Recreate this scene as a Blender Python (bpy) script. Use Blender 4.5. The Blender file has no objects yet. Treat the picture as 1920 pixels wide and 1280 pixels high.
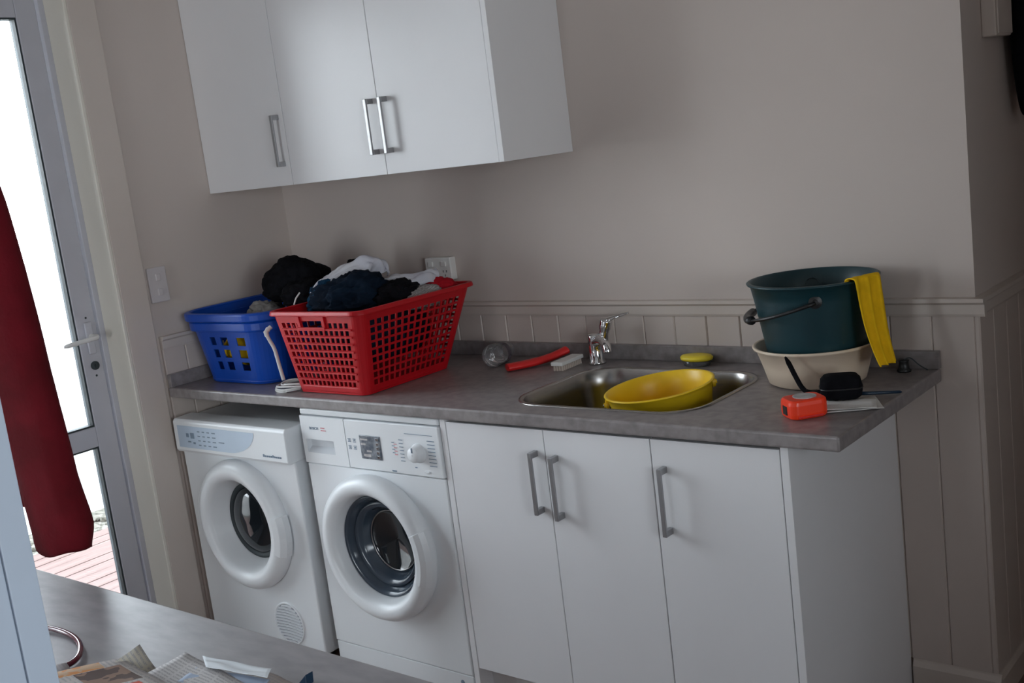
import bpy, bmesh, math, random
from mathutils import Vector, Matrix, noise
random.seed(7)
PI = math.pi
S = bpy.context.scene
C = S.collection

# ------------------------------------------------------------------ camera
cam_d = bpy.data.cameras.new('camera'); cam = bpy.data.objects.new('camera', cam_d); C.objects.link(cam)
rt = Vector((0.77060314, 0.62528339, -0.12325375)); up = Vector((-0.01666948, 0.21310429, 0.97688725)); fw = Vector((-0.63709727, 0.7507378, -0.17464199))
CP = Vector((3.4546, -2.8346, 1.6009))
cam.matrix_world = Matrix(((rt.x, up.x, -fw.x, CP.x), (rt.y, up.y, -fw.y, CP.y), (rt.z, up.z, -fw.z, CP.z), (0, 0, 0, 1)))
cam_d.sensor_width = 36; cam_d.lens = 2130.7 / 1920 * 36; cam_d.clip_start = 0.02
S.camera = cam

# ------------------------------------------------------------------ world, lights, exposure
w = bpy.data.worlds.new('sky'); S.world = w; w.use_nodes = True
nt = w.node_tree; bg = nt.nodes['Background']
tc = nt.nodes.new('ShaderNodeTexCoord'); sx = nt.nodes.new('ShaderNodeSeparateXYZ'); rp = nt.nodes.new('ShaderNodeValToRGB')
nt.links.new(tc.outputs['Generated'], sx.inputs[0]); nt.links.new(sx.outputs['Z'], rp.inputs[0]); nt.links.new(rp.outputs[0], bg.inputs[0])
rp.color_ramp.elements[0].position = 0.0; rp.color_ramp.elements[0].color = (0.93, 0.97, 1.0, 1)
rp.color_ramp.elements[1].position = 0.9; rp.color_ramp.elements[1].color = (0.78, 0.89, 1.0, 1)
bg.inputs[1].default_value = 12.4

def area(name, loc, rot, sx_, sy_, power=0, portal=False, col=(1, 1, 1)):
    d = bpy.data.lights.new(name, 'AREA'); d.shape = 'RECTANGLE'; d.size = sx_; d.size_y = sy_; d.energy = power; d.color = col
    o = bpy.data.objects.new(name, d); o.location = loc; o.rotation_euler = rot; C.objects.link(o)
    if portal: d.cycles.is_portal = True
    return o
area('door_portal', (-0.02, -1.27, 1.13), (0, -PI/2, 0), 2.2, 1.0, portal=True)
area('fill_slider_portal', (-0.02, -3.4, 1.12), (0, -PI/2, 0), 2.1, 1.5, portal=True)  # portals from here on serve the added fill windows
area('fill_window_portal', (0.9, -4.98, 1.1), (PI/2, 0, 0), 0.7, 1.8, portal=True)
area('fill_side_portal', (5.58, -3.17, 1.5), (0, PI/2, 0), 1.3, 1.75, portal=True)
S.view_settings.view_transform = 'Standard'; S.view_settings.look = 'None'
S.view_settings.exposure = 0.0; S.view_settings.gamma = 1.0
S.view_settings.use_curve_mapping = False
S.cycles.use_denoising = True
S.cycles.max_bounces = 12; S.cycles.diffuse_bounces = 6; S.cycles.transparent_max_bounces = 16
S.cycles.sample_clamp_indirect = 6; S.cycles.caustics_reflective = False; S.cycles.caustics_refractive = False

# ------------------------------------------------------------------ materials
def mat(name, col, rough=0.5, metal=0.0, spec=0.5, var=0.04, scale=12, bump=0.0, bscale=60, col2=None, alpha=None, trans=0, coat=0, stretch=None, detail=4):
    m = bpy.data.materials.new(name); m.use_nodes = True; n = m.node_tree.nodes; l = m.node_tree.links
    b = n['Principled BSDF']
    b.inputs['Roughness'].default_value = rough; b.inputs['Metallic'].default_value = metal
    b.inputs['Specular IOR Level'].default_value = spec
    if coat: b.inputs['Coat Weight'].default_value = coat; b.inputs['Coat Roughness'].default_value = 0.1
    if trans: b.inputs['Transmission Weight'].default_value = trans
    t = n.new('ShaderNodeTexCoord'); mp = n.new('ShaderNodeMapping'); l.new(t.outputs['Object'], mp.inputs[0])
    if stretch: mp.inputs['Scale'].default_value = stretch
    nz = n.new('ShaderNodeTexNoise'); nz.inputs['Scale'].default_value = scale; nz.inputs['Detail'].default_value = detail; l.new(mp.outputs[0], nz.inputs[0])
    r = n.new('ShaderNodeValToRGB'); l.new(nz.outputs[0], r.inputs[0]); l.new(r.outputs[0], b.inputs['Base Color'])
    c2 = col2 or tuple(min(1, c * (1 + var)) for c in col); c1 = col if col2 else tuple(c * (1 - var) for c in col)
    r.color_ramp.elements[0].position = 0.35; r.color_ramp.elements[0].color = (*c1, 1)
    r.color_ramp.elements[1].position = 0.65; r.color_ramp.elements[1].color = (*c2, 1)
    if bump:
        n2 = n.new('ShaderNodeTexNoise'); n2.inputs['Scale'].default_value = bscale; n2.inputs['Detail'].default_value = 3; l.new(mp.outputs[0], n2.inputs[0])
        bp = n.new('ShaderNodeBump'); bp.inputs['Strength'].default_value = bump; bp.inputs['Distance'].default_value = 0.004
        l.new(n2.outputs[0], bp.inputs['Height']); l.new(bp.outputs[0], b.inputs['Normal'])
    return m
def glassy(name, tint=(1, 1, 1), rough=0.0, haze=0):
    """thin sheet glass: see-through with a fresnel reflection"""
    m = bpy.data.materials.new(name); m.use_nodes = True; n = m.node_tree.nodes; l = m.node_tree.links
    n.remove(n['Principled BSDF']); o = n['Material Output']
    tr = n.new('ShaderNodeBsdfTransparent'); tr.inputs[0].default_value = (*tint, 1)
    g = n.new('ShaderNodeBsdfGlossy'); g.inputs['Roughness'].default_value = rough
    f = n.new('ShaderNodeFresnel'); f.inputs[0].default_value = 1.45
    mx = n.new('ShaderNodeMixShader'); l.new(f.outputs[0], mx.inputs[0]); l.new(tr.outputs[0], mx.inputs[1]); l.new(g.outputs[0], mx.inputs[2])
    if haze:
        d = n.new('ShaderNodeBsdfDiffuse'); d.inputs[0].default_value = (.7, .7, .72, 1); m2 = n.new('ShaderNodeMixShader'); m2.inputs[0].default_value = haze
        l.new(mx.outputs[0], m2.inputs[1]); l.new(d.outputs[0], m2.inputs[2]); l.new(m2.outputs[0], o.inputs[0]); return m
    l.new(mx.outputs[0], o.inputs[0]); return m
M = {}
M['wall'] = mat('wall_paint', (0.575, 0.505, 0.465), 0.75, var=0.015, scale=3, bump=0.03, bscale=90)
M['board'] = mat('board_paint', (0.58, 0.505, 0.46), 0.5, var=0.02, scale=5)
M['trimp'] = mat('trim_paint', (0.60, 0.53, 0.48), 0.4, var=0.02, scale=5)
M['reveal'] = mat('reveal_paint', (0.74, 0.70, 0.62), 0.4, var=0.02, scale=5)
M['cab'] = mat('cabinet_laminate', (0.79, 0.785, 0.80), 0.32, var=0.01, scale=4)
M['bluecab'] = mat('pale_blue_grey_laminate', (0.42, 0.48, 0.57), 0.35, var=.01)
M['carcass'] = mat('carcass_board', (0.68, 0.67, 0.67), 0.45, var=0.01, scale=4)
M['alu'] = mat('powder_coated_aluminium', (0.50, 0.50, 0.55), 0.4, metal=0.1, var=0.02)
M['gasket'] = mat('dark_gasket', (0.03, 0.04, 0.045), 0.6)
M['counter'] = mat('speckled_grey_laminate', (0.20, 0.178, 0.178), 0.34, col2=(0.285, 0.255, 0.252), scale=38, detail=8, bump=0.02, bscale=200)
M['bench'] = mat('bench_grey_laminate', (0.27, 0.26, 0.275), 0.42, col2=(0.35, 0.335, 0.35), spec=1.0, scale=30, detail=8, stretch=(0.5, 1.4, 1))
M['steel'] = mat('brushed_steel', (0.42, 0.40, 0.38), 0.27, metal=1, var=0.06, scale=8, stretch=(1, 1, 12))
M['chrome'] = mat('chrome', (0.75, 0.75, 0.76), 0.08, metal=1, var=0.01)
M['handle'] = mat('satin_nickel', (0.40, 0.40, 0.41), 0.36, metal=0.9, var=0.02)
M['app'] = mat('appliance_enamel', (0.78, 0.80, 0.82), 0.28, var=0.01, scale=3)
M['app_cool'] = mat('appliance_plastic', (0.80, 0.82, 0.84), 0.33, var=0.01, scale=3)
M['greyblue'] = mat('greyblue_panel_print', (0.50, 0.60, 0.72), 0.35, var=0.02)
M['appgrey'] = mat('recess_plastic', (0.60, 0.62, 0.65), 0.4, var=0.02)
M['ventgrey'] = mat('vent_shadow_grey', (0.30, 0.32, 0.36), 0.6)
M['ink'] = mat('grey_blue_ink', (0.18, 0.24, 0.32), 0.5)
M['inkr'] = mat('red_ink', (0.65, 0.22, 0.25), 0.5)
M['darkglass'] = mat('dark_door_glass', (0.012, 0.016, 0.02), 0.06, spec=0.6, var=0.1)
M['blueglass'] = mat('smoky_blue_plastic', (0.045, 0.062, 0.085), 0.16, var=0.15, scale=5)
M['drum'] = mat('drum_steel', (0.3, 0.29, 0.29), 0.3, metal=1)
M['screen'] = mat('lcd_screen', (0.10, 0.12, 0.15), 0.12, col2=(0.28, 0.3, 0.33), scale=60)
M['blue'] = mat('blue_plastic', (0.003, 0.065, 0.43), 0.36, spec=0.4, var=0.05, scale=6)
M['red'] = mat('red_plastic', (0.47, 0.004, 0.010), 0.42, spec=0.35, var=0.05, scale=6)
M['redbright'] = mat('bright_red_plastic', (0.72, 0.02, 0.02), 0.35)
M['green'] = mat('dark_teal_plastic', (0.005, 0.038, 0.049), 0.42, var=0.12, scale=5)
M['black'] = mat('black_plastic', (0.008, 0.008, 0.009), 0.4)
M['blackcloth'] = mat('black_cloth', (0.006, 0.006, 0.008), 0.95, var=0.3, scale=20, bump=0.4, bscale=80, spec=0.1)
M['navy'] = mat('navy_cloth', (0.004, 0.007, 0.014), 0.95, col2=(0.007, 0.016, 0.032), scale=9, bump=0.4, bscale=70, spec=0.1)
M['denim'] = mat('blue_denim', (0.008, 0.028, 0.06), 0.9, col2=(0.014, 0.06, 0.12), scale=14, bump=0.4, spec=0.1)
M['whitecloth'] = mat('white_cloth', (0.55, 0.55, 0.62), 0.9, col2=(0.68, 0.68, 0.72), scale=8, bump=0.3, bscale=70, spec=0.1)
M['greycloth'] = mat('grey_cloth', (0.30, 0.28, 0.27), 0.9, col2=(0.42, 0.40, 0.38), scale=20, bump=0.3, spec=0.1)
M['darkred'] = mat('dark_red_cloth', (0.085, 0.004, 0.007), 0.9, col2=(0.12, 0.005, 0.010), scale=12, bump=0.3, bscale=120, spec=0.15)
M['redcloth'] = mat('red_cloth', (0.42, 0.01, 0.02), 0.9, spec=0.1, bump=0.3)
M['yellow'] = mat('yellow_plastic', (0.86, 0.56, 0.015), 0.36, var=0.03)
M['yellowcloth'] = mat('yellow_cloth', (0.84, 0.50, 0.01), 0.85, var=0.08, scale=25, bump=0.35, bscale=90, spec=0.15)
M['soap'] = mat('yellow_soap', (0.80, 0.62, 0.03), 0.4)
M['cream'] = mat('cream_plastic', (0.72, 0.59, 0.46), 0.4, var=0.03)
M['pale'] = mat('pale_bristles', (0.55, 0.46, 0.40), 0.9, bump=0.5, bscale=300)
M['orange'] = mat('orange_red_plastic', (0.95, 0.05, 0.012), 0.33, var=0.03)
M['silver'] = mat('silver_label', (0.42, 0.40, 0.40), 0.35, col2=(0.62, 0.6, 0.6), scale=60)
M['paper'] = mat('white_paper', (0.66, 0.64, 0.62), 0.8, var=0.04)
M['whiteplastic'] = mat('white_plastic', (0.78, 0.77, 0.75), 0.4, var=0.01)
M['switchp'] = mat('aged_switch_plastic', (0.60, 0.56, 0.57), 0.45, var=.01)
M['cord'] = mat('white_cord', (0.66, 0.65, 0.64), 0.5)
M['penblue'] = mat('dark_blue_pen', (0.01, 0.03, 0.06), 0.3)
M['pink'] = mat('pink_print', (0.7, 0.4, 0.38), 0.5)
M['maroon'] = mat('maroon_plastic', (0.10, 0.006, 0.02), 0.25, coat=0.5)
M['clear'] = glassy('clear_plastic', (0.93, 0.94, 0.95), 0.06, haze=.10)
M['glass'] = glassy('window_glass', (0.97, 0.99, 1.0), 0.0)
M['floor'] = mat('floor_timber', (0.14, 0.08, 0.06), 0.4, col2=(0.20, 0.12, 0.09), scale=6, stretch=(1, 8, 1))
M['ceil'] = mat('ceiling_paint', (0.75, 0.73, 0.70), 0.85)
M['deck'] = mat('deck_timber', (0.10, 0.055, 0.045), 0.7, col2=(0.15, 0.092, 0.078), scale=5, stretch=(6, 0.7, 1), bump=0.2)
M['gravel'] = mat('garden_gravel', (0.06, 0.055, 0.04), 0.9, col2=(0.20, 0.185, 0.155), scale=30, bump=0.6)
M['render'] = mat('white_render', (0.82, 0.82, 0.80), 0.85, bump=0.1)

def stripe_mat():
    m = mat('striped_cloth', (.34, .32, .31), .9, spec=.1); n = m.node_tree.nodes; l = m.node_tree.links
    t = n.new('ShaderNodeTexCoord'); wv = n.new('ShaderNodeTexWave'); wv.inputs['Scale'].default_value = 60; l.new(t.outputs['Object'], wv.inputs[0])
    r = n.new('ShaderNodeValToRGB'); l.new(wv.outputs[0], r.inputs[0]); r.color_ramp.elements[0].color = (.22, .2, .2, 1); r.color_ramp.elements[1].color = (.46, .44, .43, 1); l.new(r.outputs[0], n['Principled BSDF'].inputs['Base Color']); return m
M['stripe'] = stripe_mat()
# ------------------------------------------------------------------ helpers
ORG = Vector((0, 0, 0))
def setorg(p): 
    global ORG
    ORG = Vector(p)
def link(name, bm, m, parent=None, smooth=False, bevel=0, solid=0, subs=0, world=True, autos=None):
    """one mesh object; geometry is given in world metres and stored relative to ORG"""
    if world and ORG.length: bmesh.ops.translate(bm, verts=bm.verts, vec=-ORG)
    bmesh.ops.recalc_face_normals(bm, faces=bm.faces)
    me = bpy.data.meshes.new(name); bm.to_mesh(me); bm.free()
    o = bpy.data.objects.new(name, me); C.objects.link(o)
    for x in (m if isinstance(m, (list, tuple)) else [m]): me.materials.append(x)
    if smooth:
        for p in me.polygons: p.use_smooth = True
    if parent: o.parent = parent
    else: o.location = ORG
    if subs: q = o.modifiers.new('sub', 'SUBSURF'); q.levels = subs; q.render_levels = subs
    if solid: q = o.modifiers.new('solid', 'SOLIDIFY'); q.thickness = abs(solid); q.offset = 1 if solid > 0 else -1
    if bevel: q = o.modifiers.new('bevel', 'BEVEL'); q.width = bevel; q.segments = 3; q.limit_method = 'ANGLE'; q.angle_limit = 0.7
    return o
def thing(name, label, cat, loc, group=None):
    setorg(loc)
    o = bpy.data.objects.new(name, None); o.empty_display_size = 0.05; o.location = loc; C.objects.link(o)
    o['label'] = label; o['category'] = cat
    if group: o['group'] = group
    return o
def tag(o, label, cat, group=None):
    o['label'] = label; o['category'] = cat
    if group: o['group'] = group
    return o
def struct(o): o['kind'] = 'structure'; return o
def box(bm, lo, hi, mi=0):
    vs = [bm.verts.new((x, y, z)) for z in (lo[2], hi[2]) for y in (lo[1], hi[1]) for x in (lo[0], hi[0])]
    for q in ((0, 2, 3, 1), (4, 5, 7, 6), (0, 1, 5, 4), (2, 6, 7, 3), (0, 4, 6, 2), (1, 3, 7, 5)):
        f = bm.faces.new([vs[i] for i in q]); f.material_index = mi
    return vs
def bx(name, lo, hi, m, parent=None, bevel=0.001):
    bm = bmesh.new(); box(bm, lo, hi); return link(name, bm, m, parent, bevel=bevel)
def loft(bm, loops, cap0=False, cap1=False, closed=True, mi=0):
    R = [[bm.verts.new(p) for p in lp] for lp in loops]; n = len(R[0])
    for a, b in zip(R, R[1:]):
        for i in range(n if closed else n - 1):
            j = (i + 1) % n; f = bm.faces.new((a[i], a[j], b[j], b[i])); f.material_index = mi
    if cap0: bm.faces.new(R[0]).material_index = mi
    if cap1: bm.faces.new(list(reversed(R[-1]))).material_index = mi
    return R
def ring(c, r, ax='z', n=48, ry=None):
    ry = ry or r; out = []
    for i in range(n):
        a = 2 * PI * i / n; u, v = r * math.cos(a), ry * math.sin(a)
        out.append((c[0] + u, c[1] + v, c[2]) if ax == 'z' else (c[0] + u, c[1], c[2] + v) if ax == 'y' else (c[0], c[1] + u, c[2] + v))
    return out
def lathe(bm, c, prof, ax='z', n=48, cap0=False, cap1=False, mi=0):
    """prof: (radius, offset along axis)"""
    L = []
    for r, h in prof:
        p = list(c); p['xyz'.index(ax)] += h; L.append(ring(p, max(r, 1e-5), ax, n))
    return loft(bm, L, cap0, cap1, mi=mi)
def rrect(x0, x1, y0, y1, r, z, seg=8):
    out = []
    for cx, cy, a0 in ((x1 - r, y1 - r, 0), (x0 + r, y1 - r, PI / 2), (x0 + r, y0 + r, PI), (x1 - r, y0 + r, 1.5 * PI)):
        for i in range(seg + 1):
            a = a0 + PI / 2 * i / seg; out.append((cx + r * math.cos(a), cy + r * math.sin(a), z))
    return out
def tube(bm, pts, r, n=8, cap=True, mi=0, flat=1.0):
    pts = [Vector(p) for p in pts]; L = []; ref = None
    for i, p in enumerate(pts):
        t = (pts[min(i + 1, len(pts) - 1)] - pts[max(i - 1, 0)]).normalized()
        if ref is None: ref = t.orthogonal().normalized()
        ref = (ref - t * ref.dot(t)).normalized(); b = t.cross(ref); rr = r[i] if isinstance(r, (list, tuple)) else r
        L.append([p + ref * rr * math.cos(2 * PI * k / n) + b * rr * flat * math.sin(2 * PI * k / n) for k in range(n)])
    loft(bm, L, cap, cap, mi=mi)
def spline(pts, k=6):
    pts = [Vector(p) for p in pts]; out = []
    for i in range(len(pts) - 1):
        a, b, c, d = pts[max(i - 1, 0)], pts[i], pts[i + 1], pts[min(i + 2, len(pts) - 1)]
        for j in range(k):
            t = j / k; out.append(0.5 * ((2 * b) + (-a + c) * t + (2 * a - 5 * b + 4 * c - d) * t * t + (-a + 3 * b - 3 * c + d) * t ** 3))
    out.append(pts[-1]); return out

# ------------------------------------------------------------------ room shell
W = 2.55; H = 2.75; XR = 5.6; YF = -5.0; YH = 2.6
DY0, DY1, DZ = -1.78, -0.765, 2.30      # door opening in the left wall
setorg((0, 0, 0))
struct(bx('floor', (-0.14, YF - 0.1, -0.1), (XR + 0.1, YH + 0.1, 0), M['floor'], bevel=0))
struct(bx('ceiling', (-0.14, YF - 0.1, H), (XR + 0.1, YH + 0.1, H + 0.1), M['ceil'], bevel=0))
bm = bmesh.new()
box(bm, (-0.14, DY1, 0), (0, 0.12, H)); box(bm, (-0.14, -2.6, 0), (0, DY0, H)); box(bm, (-0.14, DY0, DZ), (0, DY1, H))
box(bm, (-0.14, YF, 0), (0, -4.2, H)); box(bm, (-0.14, -4.2, 2.2), (0, -2.6, H))
wl = struct(link('wall_left', bm, M['wall']))
bm = bmesh.new(); box(bm, (0, 0, 0), (W, 0.12, H)); wb = struct(link('wall_back', bm, M['wall']))
bm = bmesh.new(); box(bm, (W - 0.12, 0.12, 0), (W, YH, H)); wh = struct(link('wall_hall', bm, M['wall']))
bm = bmesh.new(); box(bm, (W, YH, 0), (XR, YH + 0.1, H)); struct(link('wall_far', bm, M['wall']))
bm = bmesh.new(); box(bm, (XR, YF, 0), (XR + 0.1, -4.05, H)); box(bm, (XR, -2.30, 0), (XR + 0.1, YH, H)); box(bm, (XR, -4.05, 0), (XR + .1, -2.30, .85)); box(bm, (XR, -4.05, 2.15), (XR + .1, -2.30, H)); struct(link('wall_right', bm, M['wall']))
WX0, WX1, WZ0, WZ1 = 0.55, 1.25, 0.2, 2.0; WXM = 0.9
bm = bmesh.new()
box(bm, (0, YF - 0.12, 0), (WX0, YF, H)); box(bm, (WX1, YF - 0.12, 0), (XR, YF, H)); box(bm, (WX0, YF - 0.12, 0), (WX1, YF, WZ0)); box(bm, (WX0, YF - 0.12, WZ1), (WX1, YF, H))
struct(link('wall_front', bm, M['wall']))
wn = bpy.data.objects.new('fill_window_1', None); C.objects.link(wn); wn['kind'] = 'structure'; wn.location = (0.9, YF - 0.06, 1.1); setorg(wn.location)  # added window behind the camera, out of view, for fill light
bm = bmesh.new()
for lo, hi in (((WX0, WZ0), (WX1, WZ0 + .05)), ((WX0, WZ1 - .05), (WX1, WZ1)), ((WX0, WZ0 + .05), (WX0 + .05, WZ1 - .05)), ((WX1 - .05, WZ0 + .05), (WX1, WZ1 - .05)), ((WXM - .025, WZ0 + .05), (WXM + .025, WZ1 - .05))):
    box(bm, (lo[0], YF - 0.09, lo[1]), (hi[0], YF - 0.03, hi[1]))
link('frame', bm, M['alu'], wn)
bx('pane', (WX0 + .05, YF - 0.064, WZ0 + .05), (WXM - .025, YF - 0.06, WZ1 - .05), M['glass'], wn, 0)
bx('pane', (WXM + .025, YF - 0.064, WZ0 + .05), (WX1 - .05, YF - 0.06, WZ1 - .05), M['glass'], wn, 0)

wn = bpy.data.objects.new('fill_window_2', None); C.objects.link(wn); wn['kind'] = 'structure'; wn.location = (-0.07, -3.7, 0); setorg(wn.location)  # unseen glazed slider, added to light the cabinet fronts and the corner
for a, b in ((-4.2, -4.14), (-3.43, -3.37), (-2.66, -2.6)): bx('stile', (-0.10, a, 0.06), (-0.04, b, 2.14), M['alu'], wn, .003)
bx('bottom_rail', (-0.10, -4.2, 0), (-0.04, -2.6, .06), M['alu'], wn, .003); bx('top_rail', (-0.10, -4.2, 2.14), (-0.04, -2.6, 2.2), M['alu'], wn, .003)
bx('pane', (-0.072, -4.14, .06), (-0.068, -3.43, 2.14), M['glass'], wn, 0); bx('pane', (-0.072, -3.37, .06), (-0.068, -2.66, 2.14), M['glass'], wn, 0)

wn = bpy.data.objects.new('fill_window_3', None); C.objects.link(wn); wn['kind'] = 'structure'; wn.location = (XR + .05, -3.3, 1.5); setorg(wn.location)  # invented side window out of frame, brightens surfaces facing right
for a, b in ((-4.05, -4.0), (-2.35, -2.30)): bx('stile', (XR + .02, a, .85), (XR + .08, b, 2.15), M['alu'], wn, .003)
bx('bottom_rail', (XR + .02, -4.0, .85), (XR + .08, -2.35, .9), M['alu'], wn, .003); bx('top_rail', (XR + .02, -4.0, 2.1), (XR + .08, -2.35, 2.15), M['alu'], wn, .003)
bx('pane', (XR + .048, -4.0, .9), (XR + .052, -2.35, 2.1), M['glass'], wn, 0)

# v-jointed lining boards below the dado, back wall, hall return and left wall
ZB, ZR0, ZR1 = 0.085, 1.033, 1.079
def vboard(a, b, axis, parent, face, z0=ZB, z1=ZR0, t=0.012, v=0.0035):
    bm = bmesh.new(); prof = [(a, 0), (a, t - v), (a + v, t), (b - v, t), (b, t - v), (b, 0)]
    def P(u, h, z):
        return (u, -h, z) if axis == 'x' else (face + h, u, z)
    loft(bm, [[P(u, h, z0) for u, h in prof], [P(u, h, z1) for u, h in prof]], True, True)
    setorg((0, 0, 0)); link('board', bm, M['board'], parent)
setorg((0, 0, 0)); pitch = 0.1075; k = 0
x = W
while x > 0.02:
    a = max(0.013, x - pitch); vboard(a + 0.0004, x - 0.0004, 'x', wb, 0); x -= pitch
y = -0.012
while y < 1.6:
    vboard(y, y + pitch - 0.0008, 'y', wh, W); y += pitch
y = 0.0 - 0.012
while y > -0.64:
    a = max(y - pitch, -0.641); vboard(a + 0.0004, y - 0.0004, 'y', wl, 0, z0=0.0); y -= pitch
def rail(name, a, b, axis, face, z0=ZR0, z1=ZR1, t=0.022):
    prof = [(0.0, z0), (t - 0.006, z0), (t - 0.004, z0 + 0.006), (t - 0.004, z1 - 0.016), (t + 0.004, z1 - 0.010), (t + 0.004, z1), (0.0, z1)]
    bm = bmesh.new()
    def P(u, h, z): return (u, -h, z) if axis == 'x' else (face + h, u, z)
    loft(bm, [[P(a, h, z) for h, z in prof], [P(b, h, z) for h, z in prof]], True, True)
    setorg((0, 0, 0)); return struct(link(name, bm, M['trimp']))
rail('trim_1', 0.027, W + 0.026, 'x', 0); rail('trim_2', 0.0, 1.6, 'y', W); rail('trim_3', -0.641, 0.0, 'y', 0)
def skirt(name, a, b, axis, face, t=0.02):
    prof = [(0, 0), (t, 0), (t, ZB - 0.02), (t - 0.008, ZB - 0.006), (t - 0.010, ZB), (0, ZB)]
    bm = bmesh.new()
    def P(u, h, z): return (u, -h, z) if axis == 'x' else (face + h, u, z)
    loft(bm, [[P(a, h, z) for h, z in prof], [P(b, h, z) for h, z in prof]], True, True)
    setorg((0, 0, 0)); return struct(link(name, bm, M['trimp']))
skirt('baseboard_back', 2.34, W + 0.02, 'x', 0); skirt('baseboard_hall', 0.0, 1.6, 'y', W)
# architrave and reveals round the door
setorg((0, 0, 0))
bm = bmesh.new()
box(bm, (0, DY1, 0), (0.018, DY1 + 0.105, DZ + 0.1)); box(bm, (0, DY0 - 0.105, 0), (0.018, DY0, DZ + 0.1)); box(bm, (0, DY0, DZ), (0.018, DY1, DZ + 0.1))
struct(link('trim_4', bm, M['trimp'], bevel=0.004))
bm = bmesh.new()
box(bm, (-0.10, DY1 - 0.012, 0), (0.018, DY1 + 0.001, DZ)); box(bm, (-0.10, DY0 - 0.001, 0), (0.018, DY0 + 0.012, DZ)); box(bm, (-0.10, DY0 + .012, DZ - 0.012), (0.018, DY1 - .012, DZ + 0.001))
struct(link('trim_5', bm, M['reveal'], bevel=0.003))

# ------------------------------------------------------------------ glazed door in the left wall
dr = bpy.data.objects.new('door_1', None); C.objects.link(dr); dr['kind'] = 'structure'; dr.location = (-0.11, -1.27, 0); setorg(dr.location)
bm = bmesh.new()
fx0, fx1 = -0.16, -0.100
box(bm, (fx0, DY1 - 0.030, 0), (fx1, DY1, DZ)); box(bm, (fx0, DY0, 0), (fx1, DY0 + .03, DZ)); box(bm, (fx0, DY0 + .03, DZ - .04), (fx1, DY1 - .03, DZ)); box(bm, (fx0, DY0 + .03, 0), (fx1, DY1 - .03, 0.03))
link('frame', bm, M['alu'], dr, bevel=0.002)
lx0, lx1 = -0.150, -0.108
sy1, sy0 = DY1 - 0.036, DY0 + 0.036      # leaf extents
gy1, gy0 = sy1 - 0.072, sy0 + 0.072
mz0, mz1 = 0.745, 0.815
bx('stile', (lx0, gy1, 0.035), (lx1, sy1, DZ - .045), M['alu'], dr, 0.003)
bx('stile', (lx0, sy0, 0.035), (lx1, gy0, DZ - .045), M['alu'], dr, 0.003)
bx('top_rail', (lx0, gy0, DZ - .125), (lx1, gy1, DZ - .045), M['alu'], dr, 0.003)
bx('middle_rail', (lx0, gy0, mz0), (lx1, gy1, mz1), M['alu'], dr, 0.003)
bx('bottom_rail', (lx0, gy0, 0.035), (lx1, gy1, 0.12), M['alu'], dr, 0.003)
for z0, z1 in ((0.12, mz0), (mz1, DZ - .125)):
    p = bx('pane', (-0.131, gy0, z0), (-0.127, gy1, z1), M['glass'], dr, 0)
    bm = bmesh.new()
    box(bm, (lx0 + .005, gy1 - .006, z0), (lx1 - .004, gy1, z1)); box(bm, (lx0 + .005, gy0, z0), (lx1 - .004, gy0 + .006, z1))
    box(bm, (lx0 + .005, gy0 + .006, z0), (lx1 - .004, gy1 - .006, z0 + .006)); box(bm, (lx0 + .005, gy0 + .006, z1 - .006), (lx1 - .004, gy1 - .006, z1))
    link('gasket', bm, M['gasket'], dr)
# lever handle on a slim plate, key cylinder below
hy = sy1 - 0.032
g = bx('door_handle', (lx1, hy - 0.014, 1.06), (lx1 + 0.008, hy + 0.014, 1.17), M['alu'], dr, 0.004)
bm = bmesh.new(); tube(bm, spline([(lx1, hy, 1.12), (lx1 + 0.045, hy, 1.12), (lx1 + 0.055, hy - 0.02, 1.118), (lx1 + 0.055, hy - 0.125, 1.112)], 5), [0.010] * 9 + [0.009] * 6 + [0.006], 10, flat=0.8)
setorg(dr.location); link('lever', bm, M['whiteplastic'], dr, smooth=True)
bm = bmesh.new(); lathe(bm, (lx1, hy, 1.02), [(0.015, 0), (0.015, 0.006), (0.008, 0.008)], 'x', 20, True, True); box(bm, (lx1 + .008, hy - .002, 1.012), (lx1 + .012, hy + .002, 1.028))
link('lock_cylinder', bm, M['gasket'], dr)
for z in (1.185, 0.985):
    bm = bmesh.new(); lathe(bm, (lx1, hy, z), [(0.004, 0), (0.003, 0.002)], 'x', 12, True, True); link('screw', bm, M['gasket'], dr)

# ------------------------------------------------------------------ outside: deck, gravel, white garden wall
setorg((0, 0, 0))
struct(bx('ground', (-9, -8, -0.32), (-0.15, 6, -0.26), M['gravel'], bevel=0))
dk = bpy.data.objects.new('deck', None); C.objects.link(dk); dk['kind'] = 'structure'
x = -0.17; bw = 0.088; me = None
i = 0
while x > -1.80:
    if me is None:
        bm = bmesh.new(); box(bm, (-bw / 2, -3.5, -0.022), (bw / 2, 3.5, 0))
        me = bpy.data.meshes.new('board'); bmesh.ops.recalc_face_normals(bm, faces=bm.faces); bm.to_mesh(me); bm.free(); me.materials.append(M['deck'])
    o = bpy.data.objects.new('board', me); C.objects.link(o); o.parent = dk; o.location = (x - bw / 2, -0.8 + 0.02 * (i % 3), -0.10 + 0.0008 * ((i * 7) % 3)); x -= bw + 0.006; i += 1
bx('joist', (-1.78, -3.9, -0.26), (-0.17, -3.8, -0.123), M['deck'], dk); bx('joist', (-1.78, 1.5, -0.26), (-0.17, 1.6, -0.123), M['deck'], dk)
bm = bmesh.new()
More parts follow.
